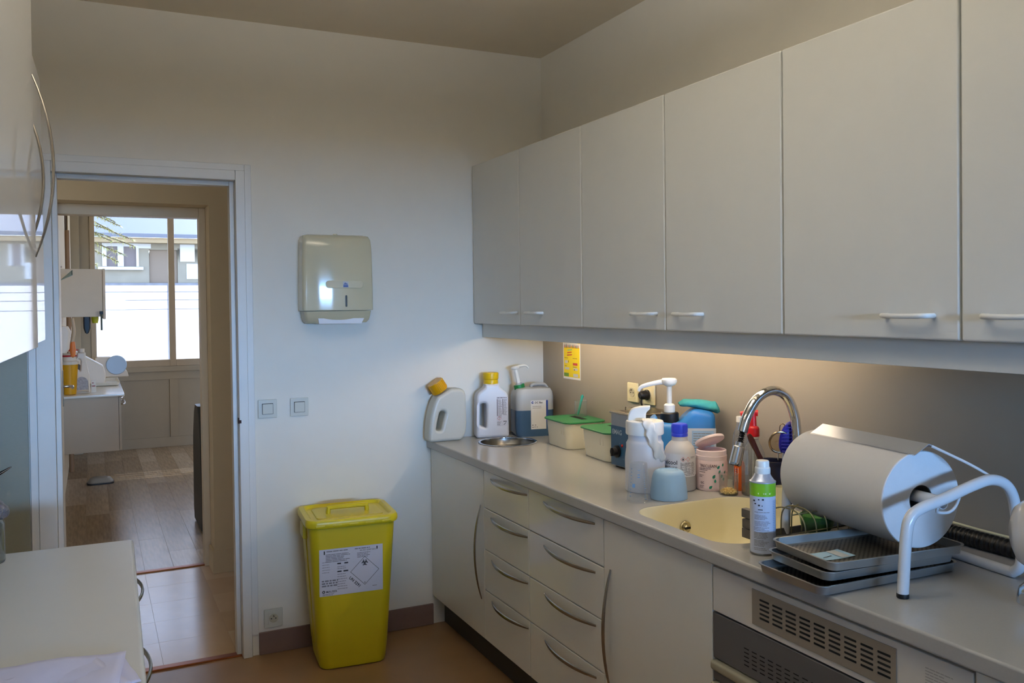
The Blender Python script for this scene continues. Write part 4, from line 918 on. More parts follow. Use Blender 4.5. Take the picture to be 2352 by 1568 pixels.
obj('lever', tube(B(), smooth([(0, -.018, .035), (0, -.04, .042), (-.01, -.075, .060)], 5), lambda t: .006-.002*t, 10), chrome, fc)

# utensil cup and what stands in it
X, Y = 1.965, 2.150
uc = thing('utensil_cup', 'dark navy utensil cup behind the spray can', 'cup', (X, Y, HC))
obj('cup', lathe(B(), [(.0001, 0), (.034, 0), (.036, .003), (.042, .135), (.0435, .138), (.0415, .139), (.039, .135), (.034, .006), (.0001, .006)], 30), mat('navy_plastic', '#191B33', .3), uc)
kn = thing('spatula', 'spatula with dark red wooden handle and rivet leaning in the utensil cup', 'spatula', (X+.018, Y-.009, HC+.01))
def lean(bm, ax, deg):
    bmesh.ops.rotate(bm, verts=bm.verts, matrix=Matrix.Rotation(radians(deg), 3, ax)); return bm
VR = Vector((.9, -.435, 0)); VN = Vector((-.435, -.9, 0))     # across and towards the viewer
wood = mat('dark_red_wood', '#4A1A12', .4, noise=.3, scale=40)
obj('handle', lean(loft(B(), [rrect(w, d, .004, z, n=3) for w, d, z in ((.014, .009, .125), (.018, .011, .135), (.017, .010, .175), (.020, .012, .212), (.016, .010, .229), (.007, .006, .235))]), VN, 25), wood, kn)
obj('blade', lean(cbox(-.008, .008, -.0008, .0008, .003, .128), VN, 25), steel_h, kn)
obj('rivet', lean(cyl(B(), .003, -.007, .007, 10, (0, 0, .142), axis='Y'), VN, 25), chrome, kn)
stn = thing('strainer', 'small round wire strainer standing in the utensil cup', 'strainer', (X+.010, Y-.02, HC+.008))
ctr = Vector((-.003, -.001, .190))
def ringpts(R, c, n=36, tilt=0): return [c+VR*(R*cos(2*pi*k/n))*(.94)+Vector((0, 0, R*sin(2*pi*k/n)))+VN*(.008*sin(2*pi*k/n)) for k in range(n)]
obj('rim', tube(B(), ringpts(.034, ctr), .0036, 8, closed=True), mat('warm_steel_rim', '#8E7A62', .25, 1), stn)
bm = B(); rings = []
for k in range(5):
    t = k/4*pi/2; rings.append([p-VN*(.022*sin(t)) for p in ringpts(.033*cos(t)+.0005, ctr, 24)])
loft(bm, rings, False, True); obj('mesh', bm, clear_mat('wire_mesh', '#D8CDB8', .08, .3, .10), stn)
obj('hook', tube(B(), smooth([ctr+VR*.0+Vector((0, 0, .033)), ctr+VR*.002+Vector((0, 0, .053)), ctr+VR*.012+Vector((0, 0, .058)), ctr+VR*.021+Vector((0, 0, .046)), ctr+VR*.024+Vector((0, 0, .026))], 5), .0016, 6), MATS['warm_steel_rim'], stn)
obj('handle', tube(B(), [ctr-Vector((0, 0, .033))-VR*.005, Vector((-.012, .0, .004))], .0022, 6), chrome, stn); obj('handle', tube(B(), [ctr-Vector((0, 0, .031))+VR*.012, Vector((-.006, .0, .004))], .0022, 6), chrome, stn)
br = thing('dish_brush', 'royal blue oval brush standing in the utensil cup beside the strainer', 'brush', (X+.022, Y-.022, HC+.008))
bl = mat('royal_blue_brush', '#1A1C9C', .35, noise=.1)
VZ = Vector((0, 0, 1)); tl_ = (VZ+VR*.22).normalized()
bm = B(); rings = []
for k in range(15):
    t = k/14*2-1; w = .028*sqrt(max(0, 1-t*t))+.001; c = Vector((.012, -.01, .205))+tl_*(.055*t)
    rings.append([c+VR*(w*cos(a))+VN*(.011*sin(a)*(1-t*t*.6)) for a in (2*pi*q/16 for q in range(16))])
obj('head', loft(bm, rings), bl, br)
bm = B()
for i in range(9):
    t = -.8+i*.2; w = .026*sqrt(1-t*t)
    tube(bm, [Vector((.012, -.01, .205))+tl_*(.055*t)+VR*(w*s)+VN*(.013+.0015*cos(s*pi)) for s in (-.9, -.3, .3, .9)], .0026, 6)
obj('ridges', bm, mat('blue_bristle', '#23259E', .5), br); obj('handle', tube(B(), [Vector((.005, -.006, .155)), Vector((-.012, .006, .005))], .006, 8), bl, br)
crs = thing('scoop', 'cream plastic scoop handle beside the utensil cup', 'scoop', (1.932, 2.075, HC))
obj('bowl', lathe(B(), [(.0001, 0), (.016, 0), (.022, .01), (.024, .07), (.0225, .07), (.0205, .012), (.0001, .004)], 24), cream_p, crs); obj('handle', tube(B(), smooth([Vector((0, 0, .066))+VR*.022, Vector((0, 0, .120))+VR*.0, Vector((0, 0, .130))+VR*.01, Vector((0, 0, .124))+VR*.06], 5), .007, 8, sy=.6), cream_p, crs)

# dish drainer right of the sink
dd = thing('dish_drainer', 'dark grey dish drainer with wire loops standing behind the spray can and trays', 'drainer', (1.775, 1.727, HC))
dg_ = mat('dark_grey_plastic', '#4C4A48', .4); wirem = mat('drainer_wire', '#A8A07C', .3, .8)
obj('tray', loft(B(), [rrect(w, d, .015, z, n=4) for w, d, z in ((.37, .155, .006), (.385, .17, .012), (.39, .175, .03), (.38, .165, .03), (.37, .155, .014))]), dg_, dd)
for x in (-.17, .17):
    for y in (-.06, .06): obj('foot', cyl(B(), .009, 0, .0065, 12, (x, y, 0)), dark, dd)
for k, (a, z0, z1) in enumerate(((0, .008, .034), (-.005, .036, .060), (.003, .062, .086))):
    obj('end_block', cbox(-.192+a*.6, -.172, .03, .130+a, z0, z1, .002), dg_, dd)
for k in range(9):
    x = -.15+k*.037
    obj('wire_loop', tube(B(), smooth([(x, -.065, .02), (x, -.06, .08), (x, -.03, .105), (x, .03, .105), (x, .06, .08), (x, .065, .02)], 5), .0018, 6), wirem, dd)
for z in (.06, .1): obj('rail', tube(B(), [(-.17, -.062 if z < .09 else -.035, z), (.17, -.062 if z < .09 else -.035, z)], .0018, 6), wirem, dd)
gd = thing('glass_dish', 'green tinted glass dish lying in the dish drainer', 'dish', (1.735, 1.735, HC+.032))
obj('dish', lathe(B(), [(.0001, 0), (.030, 0), (.042, .02), (.045, .045), (.043, .045), (.040, .021), (.029, .003), (.0001, .003)], 28, cap0=False, cap1=False), clear_mat('green_glass', '#9FC9A4', .3, .03, .12), gd)

# spray can
X, Y = 1.549, 1.735; A = face_ang(X, Y)
sc = thing('spray_can', 'white aerosol can with green band standing between the sink and the trays', 'can', (X, Y, HC))
cw = mat('can_white', '#C6CEE2', .25, coat=.3)
obj('body', lathe(B(), [(.0001, .004), (.028, .002), (.031, 0), (.0325, .001), (.0328, .004), (.0322, .007), (.0322, .168), (.0318, .171)], 44), cw, sc)
obj('bottom_rim', lathe(B(), [(.0322, .0005), (.0333, .001), (.0335, .004), (.0328, .006)], 44, cap0=False, cap1=False), steel_h, sc)
obj('green_band', lathe(B(), [(.0322, .151), (.03245, .152), (.03245, .183), (.0322, .184), (.030, .1845)], 44, cap0=False, cap1=False), mat('lime_green', '#7DB823', .3, coat=.3), sc)
obj('shoulder', lathe(B(), [(.0322, .1838), (.0332, .1845), (.0332, .187), (.0318, .188), (.0295, .189), (.022, .2), (.0195, .206), (.0165, .208)], 44, cap0=False), mat('can_shoulder', '#B9C0D0', .25, .5), sc)
cp = obj('cap', lathe(B(), [(.018, .205), (.0195, .207), (.0195, .219), (.0185, .222), (.0172, .223), (.0168, .236), (.015, .239), (.0001, .240)], 32), whitep, sc)
ri = Vector((cos(A+pi/2), sin(A+pi/2), 0)); nr = Vector((cos(A), sin(A), 0))
f = cyl_map(.0327, A); f2 = cyl_map(.0329, A)
decal('brand_print', [(-.012, .004, .157, .161), (.006, .020, .157, .161), (.021, .0222, .160, .162)], f2, mat('print_pale', '#CFE0A8', .5), sc)
decal('fine_print', lines(-.022, .02, .112, 1, .004, .0014, 1)+lines(-.022, .02, .104, 4, .0032, .0013, 2, .35)+lines(-.022, .02, .088, 4, .0034, .0013, 3, .35)+lines(-.024, .02, .073, 3, .0036, .0013, 4, .4)+lines(-.024, .022, .06, 5, .0036, .0013, 5, .4)+lines(-.024, .015, .04, 5, .0034, .0013, 6, .4)+lines(-.024, .01, .020, 2, .004, .0012, 7, .4), f2, printg, sc)
decal('pictograms', [(-.012, -.008, .142, .145), (-.002, .003, .142, .146), (-.026, -.020, .138, .142), (-.022, -.017, .131, .134), (-.012, -.007, .127, .131), (-.003, .0, .127, .129), (-.012, .0, .117, .119)], f2, printm, sc)
decal('side_print', lines(.028, .04, .14, 26, .0045, .0016, 8, .3), f2, mat('print_blue_pale', '#7F93B8', .5), sc)

# paper roll on a bent-tube stand
rs = thing('paper_roll_stand', 'white bent-tube stand with a serrated tear bar holding the big paper roll', 'stand', (1.754, 1.56, HC), -7)
wm = mat('white_enamel_tube', '#D2D5DA', .25, noise=.03, coat=.3)
O = Vector((1.725, 1.58, HC))
def Lp(*p): return Vector(p)-O
def side(y, k=0):
    return [Lp(x+k*max(0, 1.825-x)/.25, y, z) for x, z in ((1.578, .905), (1.582, .96), (1.588, 1.03), (1.598, 1.066), (1.625, 1.085), (1.70, 1.104), (1.77, 1.124), (1.825, 1.134), (1.868, 1.122), (1.893, 1.09), (1.905, 1.03), (1.917, .965), (1.916, .932))]
fr_ = side(1.33); bk_ = side(1.827, .062)
path = fr_+[Lp(1.915, 1.345, .913), Lp(1.915, 1.375, .908), Lp(1.915, 1.58, .908), Lp(1.915, 1.785, .908), Lp(1.915, 1.813, .913)]+bk_[::-1]
obj('tube_frame', tube(B(), smooth(path, 6), .0125, 16), wm, rs)
for x, y in ((1.578, 1.33), (1.6393, 1.827)): obj('rubber_foot', cyl(B(), .0132, 0, .011, 18, tuple(Lp(x, y, HC)), bev=.002), dark, rs)
obj('spindle', lathe(B(), [(.013, -.213), (.0145, -.213), (.0145, .24), (.013, .24), (.0125, .235), (.0125, -.210)], 20, tuple(Lp(1.728, 1.58, 1.082)), axis='Y', cap0=False, cap1=False), wm, rs)
for y in (1.347, 1.812):
    obj('spindle_hook', tube(B(), smooth([Lp(1.688, y-.012, 1.098), Lp(1.690, y, 1.075), Lp(1.70, y+.006, 1.066), Lp(1.728, y+.004, 1.0645), Lp(1.745, y, 1.08), Lp(1.75, y-.01, 1.115)], 5), .0032, 8), wm, rs)
rod = smooth([Lp(1.856, 1.335, 1.128), Lp(1.80, 1.36, 1.165), Lp(1.742, 1.414, 1.203)], 4); obj('tear_bar_rod', tube(B(), rod, .0032, 8), wm, rs)
rod = smooth([Lp(1.856, 1.822, 1.128), Lp(1.80, 1.800, 1.165), Lp(1.742, 1.765, 1.203)], 4); obj('tear_bar_rod', tube(B(), rod, .0032, 8), wm, rs)
# tear bar: folded sheet with a toothed lower edge
bm = B(); y0, y1 = 1.412, 1.785; n = 76
def bar(t):
    y = y0+(y1-y0)*t; return y
top0 = [Lp(1.735, bar(t), 1.2095) for t in (0, 1)]
obj('tear_bar', loft(B(), [[Lp(1.693, y, 1.187), Lp(1.732, y, 1.2095), Lp(1.764, y, 1.196), Lp(1.764, y, 1.1945), Lp(1.7315, y, 1.2075), Lp(1.6935, y, 1.1855)] for y in (y0, y1)]), mat('grey_enamel_bar', '#A9ADB4', .3, .3), rs, angle=20)
for i in range(n):
    a, b = y0+(y1-y0)*i/n, y0+(y1-y0)*(i+1)/n
    vs = [bm.verts.new(p) for p in (Lp(1.6932, a, 1.1865), Lp(1.6932, b, 1.1865), Lp(1.6885, (a+b)/2, 1.1835))]; bm.faces.new(vs)
o = obj('teeth', bm, MATS['grey_enamel_bar'], rs, smooth=False); o['kind'] = 'stuff'
pr = thing('paper_roll', 'large white paper roll hung on the bent-tube stand above the metal trays', 'paper roll', (1.739, 1.413, 1.076), -7)
tp_ = mat('roll_paper', '#D6D5D6', .85, noise=.03, scale=60, bump=.15, bscale=300, stretch=(1, 8, 1))
obj('roll', lathe(B(), [(.033, .004), (.034, .001), (.112, 0), (.1135, .0015), (.114, .004), (.114, .378), (.1125, .381), (.034, .381), (.033, .378)], 72, axis='Y', cap0=False, cap1=False), tp_, pr)
obj('core', lathe(B(), [(.0335, .002), (.0335, .379), (.031, .379), (.031, .002), (.0335, .002)], 40, axis='Y', cap0=False, cap1=False), mat('cardboard_core', '#3A332C', .8), pr)

# trays
def tray(name, label, x, y, z, rz, L=.405, Wd=.215, h=.021, holes=True):
    t = thing(name, label, 'tray', (x, y, z), rz, 'metal instrument trays by the paper roll')
    outer = [(L-.02, Wd-.02, .018, 0), (L-.008, Wd-.008, .022, .002), (L-.002, Wd-.002, .024, h-.002), (L+.006, Wd+.006, .026, h), (L+.006, Wd+.006, .026, h+.0016), (L-.006, Wd-.006, .022, h+.0012), (L-.012, Wd-.012, .02, .005), (L-.022, Wd-.022, .016, .0022)]
    obj('pan', loft(B(), [rrect(a, b, r, q, n=6) for a, b, r, q in outer]), alu, t)
    return t
m = bpy.data.materials.new('perforated_plate'); m.use_nodes = True; n = m.node_tree; b = n.nodes['Principled BSDF']; b.inputs['Metallic'].default_value = .9; b.inputs['Roughness'].default_value = .38
tcn = n.nodes.new('ShaderNodeTexCoord'); mp = n.nodes.new('ShaderNodeMapping'); mp.inputs['Scale'].default_value = (105, 105, 105); mp.inputs['Rotation'].default_value = (0, 0, radians(45)); sx_ = n.nodes.new('ShaderNodeVectorMath'); sx_.operation = 'FRACTION'
su = n.nodes.new('ShaderNodeVectorMath'); su.operation = 'SUBTRACT'; su.inputs[1].default_value = (.5, .5, 0); se = n.nodes.new('ShaderNodeSeparateXYZ'); cb2 = n.nodes.new('ShaderNodeCombineXYZ'); ln = n.nodes.new('ShaderNodeVectorMath'); ln.operation = 'LENGTH'; lt = n.nodes.new('ShaderNodeMath'); lt.operation = 'LESS_THAN'; lt.inputs[1].default_value = .27; mx = n.nodes.new('ShaderNodeMix'); mx.data_type = 'RGBA'
mx.inputs['A'].default_value = (*lin('#8E8A80'), 1); mx.inputs['B'].default_value = (.01, .01, .012, 1)
n.links.new(tcn.outputs['Object'], mp.inputs[0]); n.links.new(mp.outputs[0], sx_.inputs[0]); n.links.new(sx_.outputs[0], su.inputs[0]); n.links.new(su.outputs[0], se.inputs[0]); n.links.new(se.outputs[0], cb2.inputs[0]); n.links.new(se.outputs[1], cb2.inputs[1]); n.links.new(cb2.outputs[0], ln.inputs[0]); n.links.new(ln.outputs['Value'], lt.inputs[0]); n.links.new(lt.outputs[0], mx.inputs['Factor']); n.links.new(mx.outputs['Result'], b.inputs['Base Color'])
perf = m
t1 = tray('tray', 'shallow aluminium tray lowest of the three, set apart from the two above', 1.640, 1.512, HC, -1.5, .430)
t2 = tray('tray', 'shallow aluminium tray in the middle of the stack of three', 1.655, 1.515, HC+.0235, -4, .39, .21)
t3 = tray('tray', 'topmost aluminium tray with perforated floor and a blue-white card in it', 1.665, 1.505, HC+.047, -6, .39, .22)
for t, L_, W_ in ((t1, .400, .185), (t2, .36, .18), (t3, .36, .19)):
    obj('perforated_floor', cbox(-L_/2, L_/2, -W_/2, W_/2, .0024, .0032), perf, t)
cd = thing('card', 'small blue and white printed card lying on the topmost tray', 'card', (1.548, 1.508, HC+.0505), -3)
obj('sheet', loft(B(), [[(x, y, .0006+.002*(abs(x) > .045)) for y in (-.029, 0, .029)]+[(x, y, .0001+.002*(abs(x) > .045)) for y in (.029, 0, -.029)] for x in (-.05, -.02, .02, .05)]), mat('card_blue', '#9CC2DE', .5), cd)
decal('white_corner', [(.012, .044, -.027, .027)], flat_map((0, 0, .0018), (1, 0, 0), (0, 1, 0)), mat('card_white', '#C9CED4', .5), cd)
decal('print', [[(-.03, -.012), (.0, -.006), (.0, -.003), (-.03, -.009)]], flat_map((0, 0, .0012), (1, 0, 0), (0, 1, 0)), printm, cd)

# corrugated hose along the splashback
hz = thing('corrugated_hose', 'black corrugated hose lying on the worktop along the splashback', 'hose', (2.05, 1.3, HC))
pts = smooth([(.012, .34, .021), (.012, .25, .022), (.008, .14, .023), (.004, .02, .023), (-.004, -.10, .023), (-.012, -.22, .023)], 40)
bm = B(); rings = []
for i, p in enumerate(pts):
    a, b = pts[max(i-1, 0)], pts[min(i+1, len(pts)-1)]; t = (b-a).normalized(); u = t.cross(Vector((0, 0, 1))).normalized(); v = t.cross(u); r = .0205+.0022*sin(i*2*pi/5)
    rings.append([p+u*(r*cos(q))+v*(r*sin(q)) for q in (2*pi*k/16 for k in range(16))])
obj('hose', loft(bm, rings), mat('black_hose', '#0C0C0E', .45), hz, angle=180)
obj('hose_cuff', tube(B(), [(.012, .345, .021), (.012, .40, .020)], .021, 18), dark, hz)
cable = thing('cable', 'pale strand imitating the highlight along the black corrugated hose', 'cable', (2.08, 1.3, HC+.050))  # highlight on top of the hose, built as a thin pale strand
obj('cable', tube(B(), smooth([(.004, .44, -.045), (.0, .36, -.008), (-.012, .30, .0), (-.020, .18, .0), (-.022, .05, .0), (-.03, -.09, .0), (-.035, -.22, .0)], 8), .0035, 8), cream_p, cable)

# enamelled lamp at the right edge of the photo
X, Y = 1.80, 1.163
lm = thing('bench_lamp', 'white enamel bench lamp on a thin post at the right edge', 'lamp', (X, Y, HC))
ax = Vector((.75, -.66, 0)); bm = lathe(B(), [(.0001, -.055), (.035, -.053), (.058, -.044), (.072, -.026), (.076, -.006), (.076, .006), (.072, .010), (.068, .008), (.064, -.004), (.0001, -.010)], 48, axis='X')
bmesh.ops.rotate(bm, verts=bm.verts, matrix=Matrix.Rotation(atan2(ax.y, ax.x), 3, 'Z')); obj('head', bm, mat('lamp_enamel', '#D5D3D2', .2, coat=.4), lm, loc=(0, .004, .147))
obj('post', cyl(B(), .006, .0, .085, 14, (.0, .0, 0)), wm, lm)
cl_ = obj('clamp', lathe(B(), [(.0001, 0), (.034, 0), (.036, .004), (.034, .016), (.03, .034), (.018, .046), (.012, .05), (.0001, .052)], 28), chrome, lm, loc=(-.012, .010, 0))
obj('clamp_knob', lathe(B(), [(.0001, -.03), (.013, -.03), (.014, -.01), (.007, -.008), (.007, .03)], 18, (-.02, -.01, .02), axis='X'), chrome, cl_)

# ------------------------------------------------------------------ on the low white cabinet at the left
pp = [('crumpled white paper sheet lying uppermost on the low white cabinet', (-.075, 1.705), -6, .0055, 1), ('white paper sheet lying under the others on the low white cabinet', (-.06, 1.690), 9, .0006, 2), ('folded white paper sheet between two others on the low white cabinet', (-.085, 1.665), 20, .003, 3)]
for lb_, (x, y), rz, z, sd in pp:
    t = thing('paper_sheet', lb_, 'paper', (x, y, HC+z), rz, 'loose papers on the low white cabinet'); rnd = random.Random(sd); bm = B(); ph = [rnd.uniform(0, 6) for _ in range(4)]
    NX, NY = 14, 12; gz = lambda a, b: .0034*(sin(a*38+ph[0])*cos(b*30+ph[1])+1)+.0012*abs(sin(a*70+b*45+ph[2]))
    rows = [[bm.verts.new(((i/NX-.5)*.23, (j/NY-.5)*.17, gz(i/NX*.21, j/NY*.17))) for i in range(NX+1)] for j in range(NY+1)]
    for j in range(NY):
        for i in range(NX): bm.faces.new((rows[j][i], rows[j][i+1], rows[j+1][i+1], rows[j+1][i]))
    o = obj('sheet', bm, mat('paper_blue_white', '#C2C7EA', .7), t, angle=60); md = o.modifiers.new('s', 'SOLIDIFY'); md.thickness = .0003
gj = thing('glass_jar', 'clear glass jar with faceted stopper cut off by the left edge', 'jar', (-.262, 2.60, HC))
obj('jar', lathe(B(), [(.0001, 0), (.05, 0), (.052, .004), (.052, .10), (.046, .112), (.044, .112), (.0495, .10), (.0495, .006), (.0001, .005)], 32, cap0=False, cap1=False), clear_mat('jar_glass', '#E6ECEA', .4, .03, .06), gj)
bm = B()
for k in range(8):
    a = k*pi/4; bmesh.ops.create_uvsphere(bm, u_segments=12, v_segments=8, radius=.02, matrix=Matrix.Translation((.044*cos(a), .044*sin(a), .128+.006*(k % 2))))
obj('faceted_stopper', bm, clear_mat('stopper_glass', '#DADAE4', .6, .02, .18), gj); obj('stopper_core', cyl(B(), .04, .112, .15, 24, bev=.004), MATS['stopper_glass'], gj)
hk = thing('hook', 'dark pointed metal hook tip at the left edge above the glass jar', 'hook', (XL+.001, 2.6, 1.12))
obj('arm', tube(B(), smooth([(.0, 0, .0), (.10, 0, .006), (.22, .004, .0), (.285, .006, -.002), (.326, .008, .017)], 6), lambda t: .010*(1-t)**.6+.0008, 10), mat('dark_bronze', '#4A3A30', .25, 1), hk)
obj('wall_plate', cyl(B(), .022, 0, .008, 20, axis='X'), MATS['dark_bronze'], hk)

# ------------------------------------------------------------------ things in the far room
wc = thing('wall_hung_cabinet', 'wall-hung beige cabinet with pale counter in the far room', 'cabinet', (-.215, 7.6, .42))
fb_ = mat('beige_cabinet', '#BBA485', .4, noise=.02); pc = mat('pale_counter', '#E4DCCB', .15)
obj('carcass', cbox(0, .40, 0, 2.7, 0, .43), fb_, wc); obj('worktop', cbox(0, .445, -.02, 2.72, .432, .452, .004), pc, wc)
for k in range(5): d = obj('door', cbox(.402, .42, .005+k*.54, .535+k*.54, .005, .425, .002), fb_, wc); obj('handle', tube(B(), smooth([(.42, .10+k*.54, .36), (.45, .12+k*.54, .36), (.45, .40+k*.54, .36), (.42, .42+k*.54, .36)], 4), .006, 8), steel_h, d)
obj('upstand', cbox(0, .012, -.02, 2.72, .452, .53), pc, wc)
u3 = thing('wall_cabinet', 'small cream wall cabinet in the far room beside the window', 'cabinet', (-.215, 7.6, 1.487))
fc_ = mat('cream_cabinet', '#D3C2A6', .4); obj('carcass', cbox(0, .30, 0, 1.2, 0, .375, .002), fc_, u3); obj('door', cbox(.302, .322, .003, .598, -.02, .378, .003), fc_, u3); obj('door', cbox(.302, .322, .602, 1.198, -.02, .378, .003), fc_, u3)
bhz = thing('black_holder', 'black instrument holder hanging under the far room wall cabinet', 'holder', (-.03, 7.72, 1.487)); obj('body', loft(B(), [rrect(w, .04, .01, -z, n=4) for w, z in ((.05, 0), (.052, .03), (.05, .09), (.03, .125), (.01, .135))]), dark, bhz)
ycp = thing('cup', 'lime yellow cup hanging under the far room wall cabinet', 'cup', (.03, 7.72, 1.487)); obj('cup', lathe(B(), [(.026, 0), (.026, -.02), (.02, -.052), (.0001, -.052)], 20), mat('lime_yellow', '#BDB81E', .4), ycp)
rd = thing('rod', 'thin dark rod hanging by the far room wall cabinet', 'rod', (.075, 7.585, 1.38)); obj('rod', cyl(B(), .007, 0, .15, 10), mat('dark_green_rod', '#34473E', .4), rd); obj('clip', cbox(-.013, .013, -.01, .014, .125, .15, .002), dark, rd)
def far(x, y): return (x, y, .873)
ZT = .872
sb_ = thing('sharps_bin', 'yellow sharps container with red and white lid on the far room counter', 'bin', (-.16, 7.75, ZT)); 
obj('body', lathe(B(), [(.0001, 0), (.04, 0), (.046, .004), (.062, .24), (.058, .245)], 24), mat('amber_plastic', '#D79A10', .4), sb_); obj('lid', lathe(B(), [(.063, .238), (.066, .24), (.066, .262), (.055, .268), (.05, .275), (.05, .30), (.048, .33)], 24), mat('sharps_lid', '#D9CDB8', .4), sb_); obj('red_ring', lathe(B(), [(.05, .30), (.054, .302), (.054, .312), (.05, .314)], 24, cap0=False, cap1=False), red, sb_); obj('red_ring', lathe(B(), [(.048, .345), (.06, .348), (.06, .358), (.0001, .362)], 24), red, sb_)
dj = thing('detergent_bottle', 'white handled bottle with a pictured label beside the yellow sharps container', 'bottle', (-.075, 7.80, ZT)); jo = [(-.06, 0, .02), (-.058, .16, .03), (-.035, .27, .02), (-.03, .33, .01), (.03, .33, .01), (.035, .25, .03), (.058, .14, .03), (.062, 0, .02)]
obj('body', curve2d(round_poly(jo, n=5), [round_poly([(-.035, .20, .01), (-.01, .18, .01), (-.005, .27, .01), (-.022, .28, .008)][::-1], n=4)], .07, .012, 3), mat('cream_hdpe', '#DCCDB8', .35), dj)
decal('label', arc_band(.0, .09, 0, .045, 0, pi, 14)+[(-.045, .045, .03, .09)], flat_map((0, -.0353, 0), (1, 0, 0), (0, 0, 1)), mat('picture_label', '#A79E98', .5, noise=.5, scale=60), dj); obj('cap', cyl(B(), .024, .33, .36, 18, bev=.003), MATS['cream_hdpe'], dj)
sbx = thing('small_box', 'little white and red box beside the handled bottle in the far room', 'box', (.01, 7.82, ZT)); obj('carton', cbox(-.018, .018, -.02, .02, 0, .10, .002), MATS['cream_hdpe'], sbx); decal('print', [(-.01, 0, .075, .085), (-.012, .012, .05, .06)], flat_map((0, -.0205, 0), (1, 0, 0), (0, 0, 1)), mat('brick_print', '#A6605A', .5), sbx)
dv_ = thing('desktop_device', 'white desktop device with sloping top on the far room counter', 'device', (-.20, 8.6, ZT)); bm = curve2d(round_poly([(0, 0, .01), (.30, 0, .02), (.31, .10, .01), (.29, .17, .01), (.02, .34, .02)], n=4), [], .3, .01); obj('housing', bm, MATS['cream_hdpe'], dv_); obj('vent', cyl(B(), .036, -.153, -.15, 20, (.08, 0, .17), axis='Y'), mat('dark_grey_vent', '#56504A', .6), dv_); obj('edge_strip', tube(B(), [(.03, -.14, .338), (.285, -.14, .172)], .006, 8), whitep, dv_)
ms = thing('equipment_stand', 'cream angled instrument unit with a pale blue disc near the far room window', 'device', (.03, 9.6, ZT)); obj('unit', curve2d(round_poly([(0, 0, .01), (.30, 0, .01), (.29, .05, .02), (.14, .20, .02), (.0, .20, .02)], n=4), [], .2, .008), MATS['cream_hdpe'], ms); obj('disc', lathe(B(), [(.0001, -.012), (.09, -.012), (.095, 0), (.09, .012), (.0001, .012)], 30, (.19, -.11, .12), axis='Y'), mat('pale_blue_disc', '#AFC6E0', .3), ms)
try_ = thing('tray', 'shallow white tray on the far room counter', 'tray', (.10, 8.7, ZT)); obj('pan', loft(B(), [rrect(w, d, .02, z, n=4) for w, d, z in ((.19, .5, .0), (.22, .55, .004), (.24, .58, .03), (.235, .575, .03), (.215, .545, .008))]), pc, try_)
wd_ = thing('wall_dispenser', 'cream wall dispenser with an orange fitting on the far room left wall', 'dispenser', (-.218, 7.4, 1.22)); obj('body', loft(B(), [rrect(w, .16, .02, z, w/2, n=4) for w, z in ((.05, 0), (.07, .03), (.08, .16), (.06, .20))]), MATS['cream_hdpe'], wd_); obj('orange_fitting', lathe(B(), [(.0001, -.06), (.015, -.05), (.022, -.0), (.016, .06), (.0001, .07)], 16, (.09, 0, .02)), mat('orange_fitting', '#DC7A34', .4), wd_); obj('pipe', tube(B(), smooth([(.085, 0, .07), (.10, 0, .16), (.09, 0, .26)], 4), .014, 10), fb_, wd_)
rag = thing('cloth', 'pale teal cloth hanging on the far room left wall', 'cloth', (-.216, 7.2, 1.86)); obj('fabric', loft(B(), [[(.02+.08*t, y, -.10*(1-t)-.06*abs(y)/.05*t) for y in (-.05, -.02, .02, .05)]+[(.014+.08*t, y, -.003-.10*(1-t)-.06*abs(y)/.05*t) for y in (.05, .02, -.02, -.05)] for t in (0, .35, .7, 1)]), mat('teal_grey_cloth', '#9DAFAA', .9), rag, angle=180); obj('hook', cyl(B(), .006, 0, .03, 8, axis='X'), chrome, rag)
pip = thing('wall_pipe', 'brown vertical pipe on the far room left wall', 'pipe', (-.19, 9.3, .0)); obj('pipe', cyl(B(), .022, 0, 2.30, 14), mat('brown_pipe', '#8C6E50', .5), pip); obj('bracket', cbox(-.03, 0, -.02, .02, 1.9, 1.93), steel_h, pip)
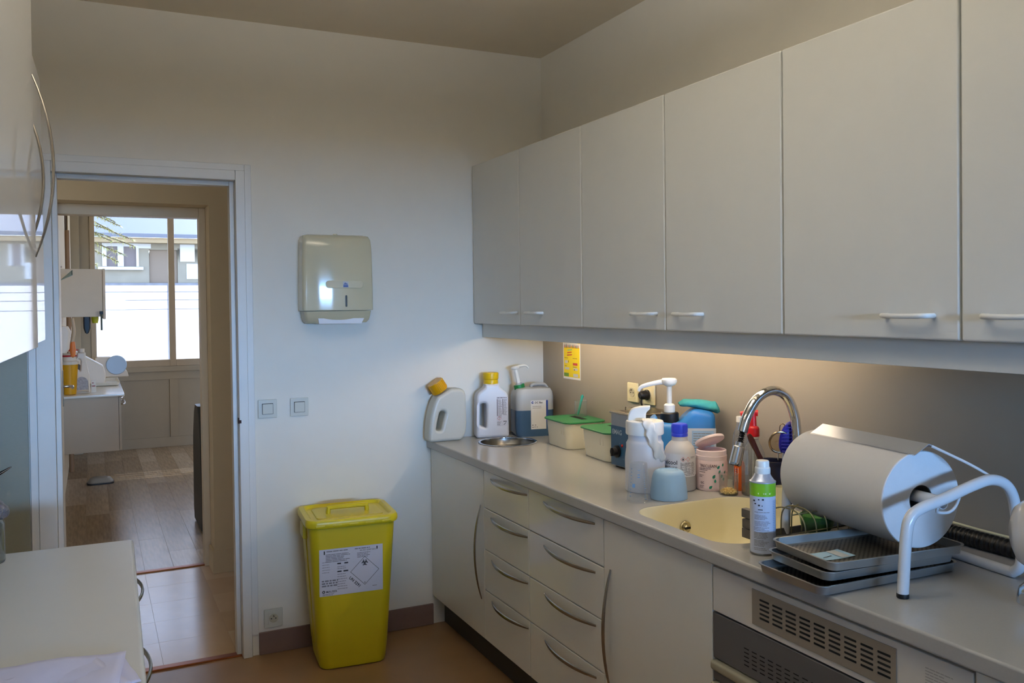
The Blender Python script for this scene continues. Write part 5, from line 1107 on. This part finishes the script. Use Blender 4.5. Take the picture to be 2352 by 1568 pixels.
cu_ = thing('curtain_strip', 'cream vertical curtain strip on the far room left wall by the window', 'curtain', (-.19, 10.0, .0)); obj('fabric', loft(B(), [[(.03*sin(k*1.9)*.35, -.25+k*.03, z) for k in range(18)]+[(.03*sin(k*1.9)*.35-.006, -.25+k*.03, z) for k in range(17, -1, -1)] for z in (.95, 2.69)]), mat('cream_curtain', '#E6D6B8', .9), cu_, angle=180)
ft = thing('floor_lamp_base', 'grey foot pedal on the floor under the wall-hung cabinet', 'pedal', (.05, 8.55, 0)); ft.name = 'foot_pedal'; obj('body', loft(B(), [rrect(w, d, .05, z, n=6) for w, d, z in ((.20, .13, 0), (.21, .14, .02), (.17, .11, .05), (.12, .07, .06))]), mat('pedal_grey', '#8E887C', .4), ft); obj('sole', loft(B(), [rrect(.22, .15, .05, z, n=6) for z in (0, .012)]), dark, ft)
ch = thing('treatment_chair', 'black upholstered treatment chair half hidden by the right side of the far doorway', 'chair', (1.02, 6.55, 0)); lea = mat('black_leather', '#151A18', .45, bump=.1)
obj('base', loft(B(), [rrect(w, d, .08, z, n=5) for w, d, z in ((.5, .62, 0), (.5, .62, .04), (.22, .25, .07), (.2, .22, .36))]), dark, ch); obj('seat', loft(B(), [rrect(w, d, .08, z, n=5) for w, d, z in ((.5, .55, .36), (.54, .6, .40), (.54, .6, .47), (.5, .55, .50))]), lea, ch)
obj('backrest', loft(B(), [rrect(w, .10, .05, z, x, .28, n=5) for w, z, x in ((.50, .40, 0), (.54, .6, 0), (.52, .9, 0), (.42, 1.0, .03), (.3, 1.04, .05))]), lea, ch); obj('side_panel', loft(B(), [rrect(.07, d, .03, z, -.33, -.05, n=4) for d, z in ((.5, .02), (.56, .10), (.5, .62), (.34, .80), (.2, .86))]), lea, ch)
oj = thing('orange_lamp_head', 'orange fitting on a stem beyond the right side of the far doorway', 'lamp', (1.00, 9.0, 0)); obj('stem', cyl(B(), .012, .02, .72, 10), steel_h, oj); obj('foot', cyl(B(), .12, 0, .02, 24, bev=.004), dark, oj); obj('head', lathe(B(), [(.0001, .70), (.03, .72), (.05, .80), (.045, .83), (.0001, .835)], 18, (-.0, 0, 0)), MATS['orange_fitting'], oj)
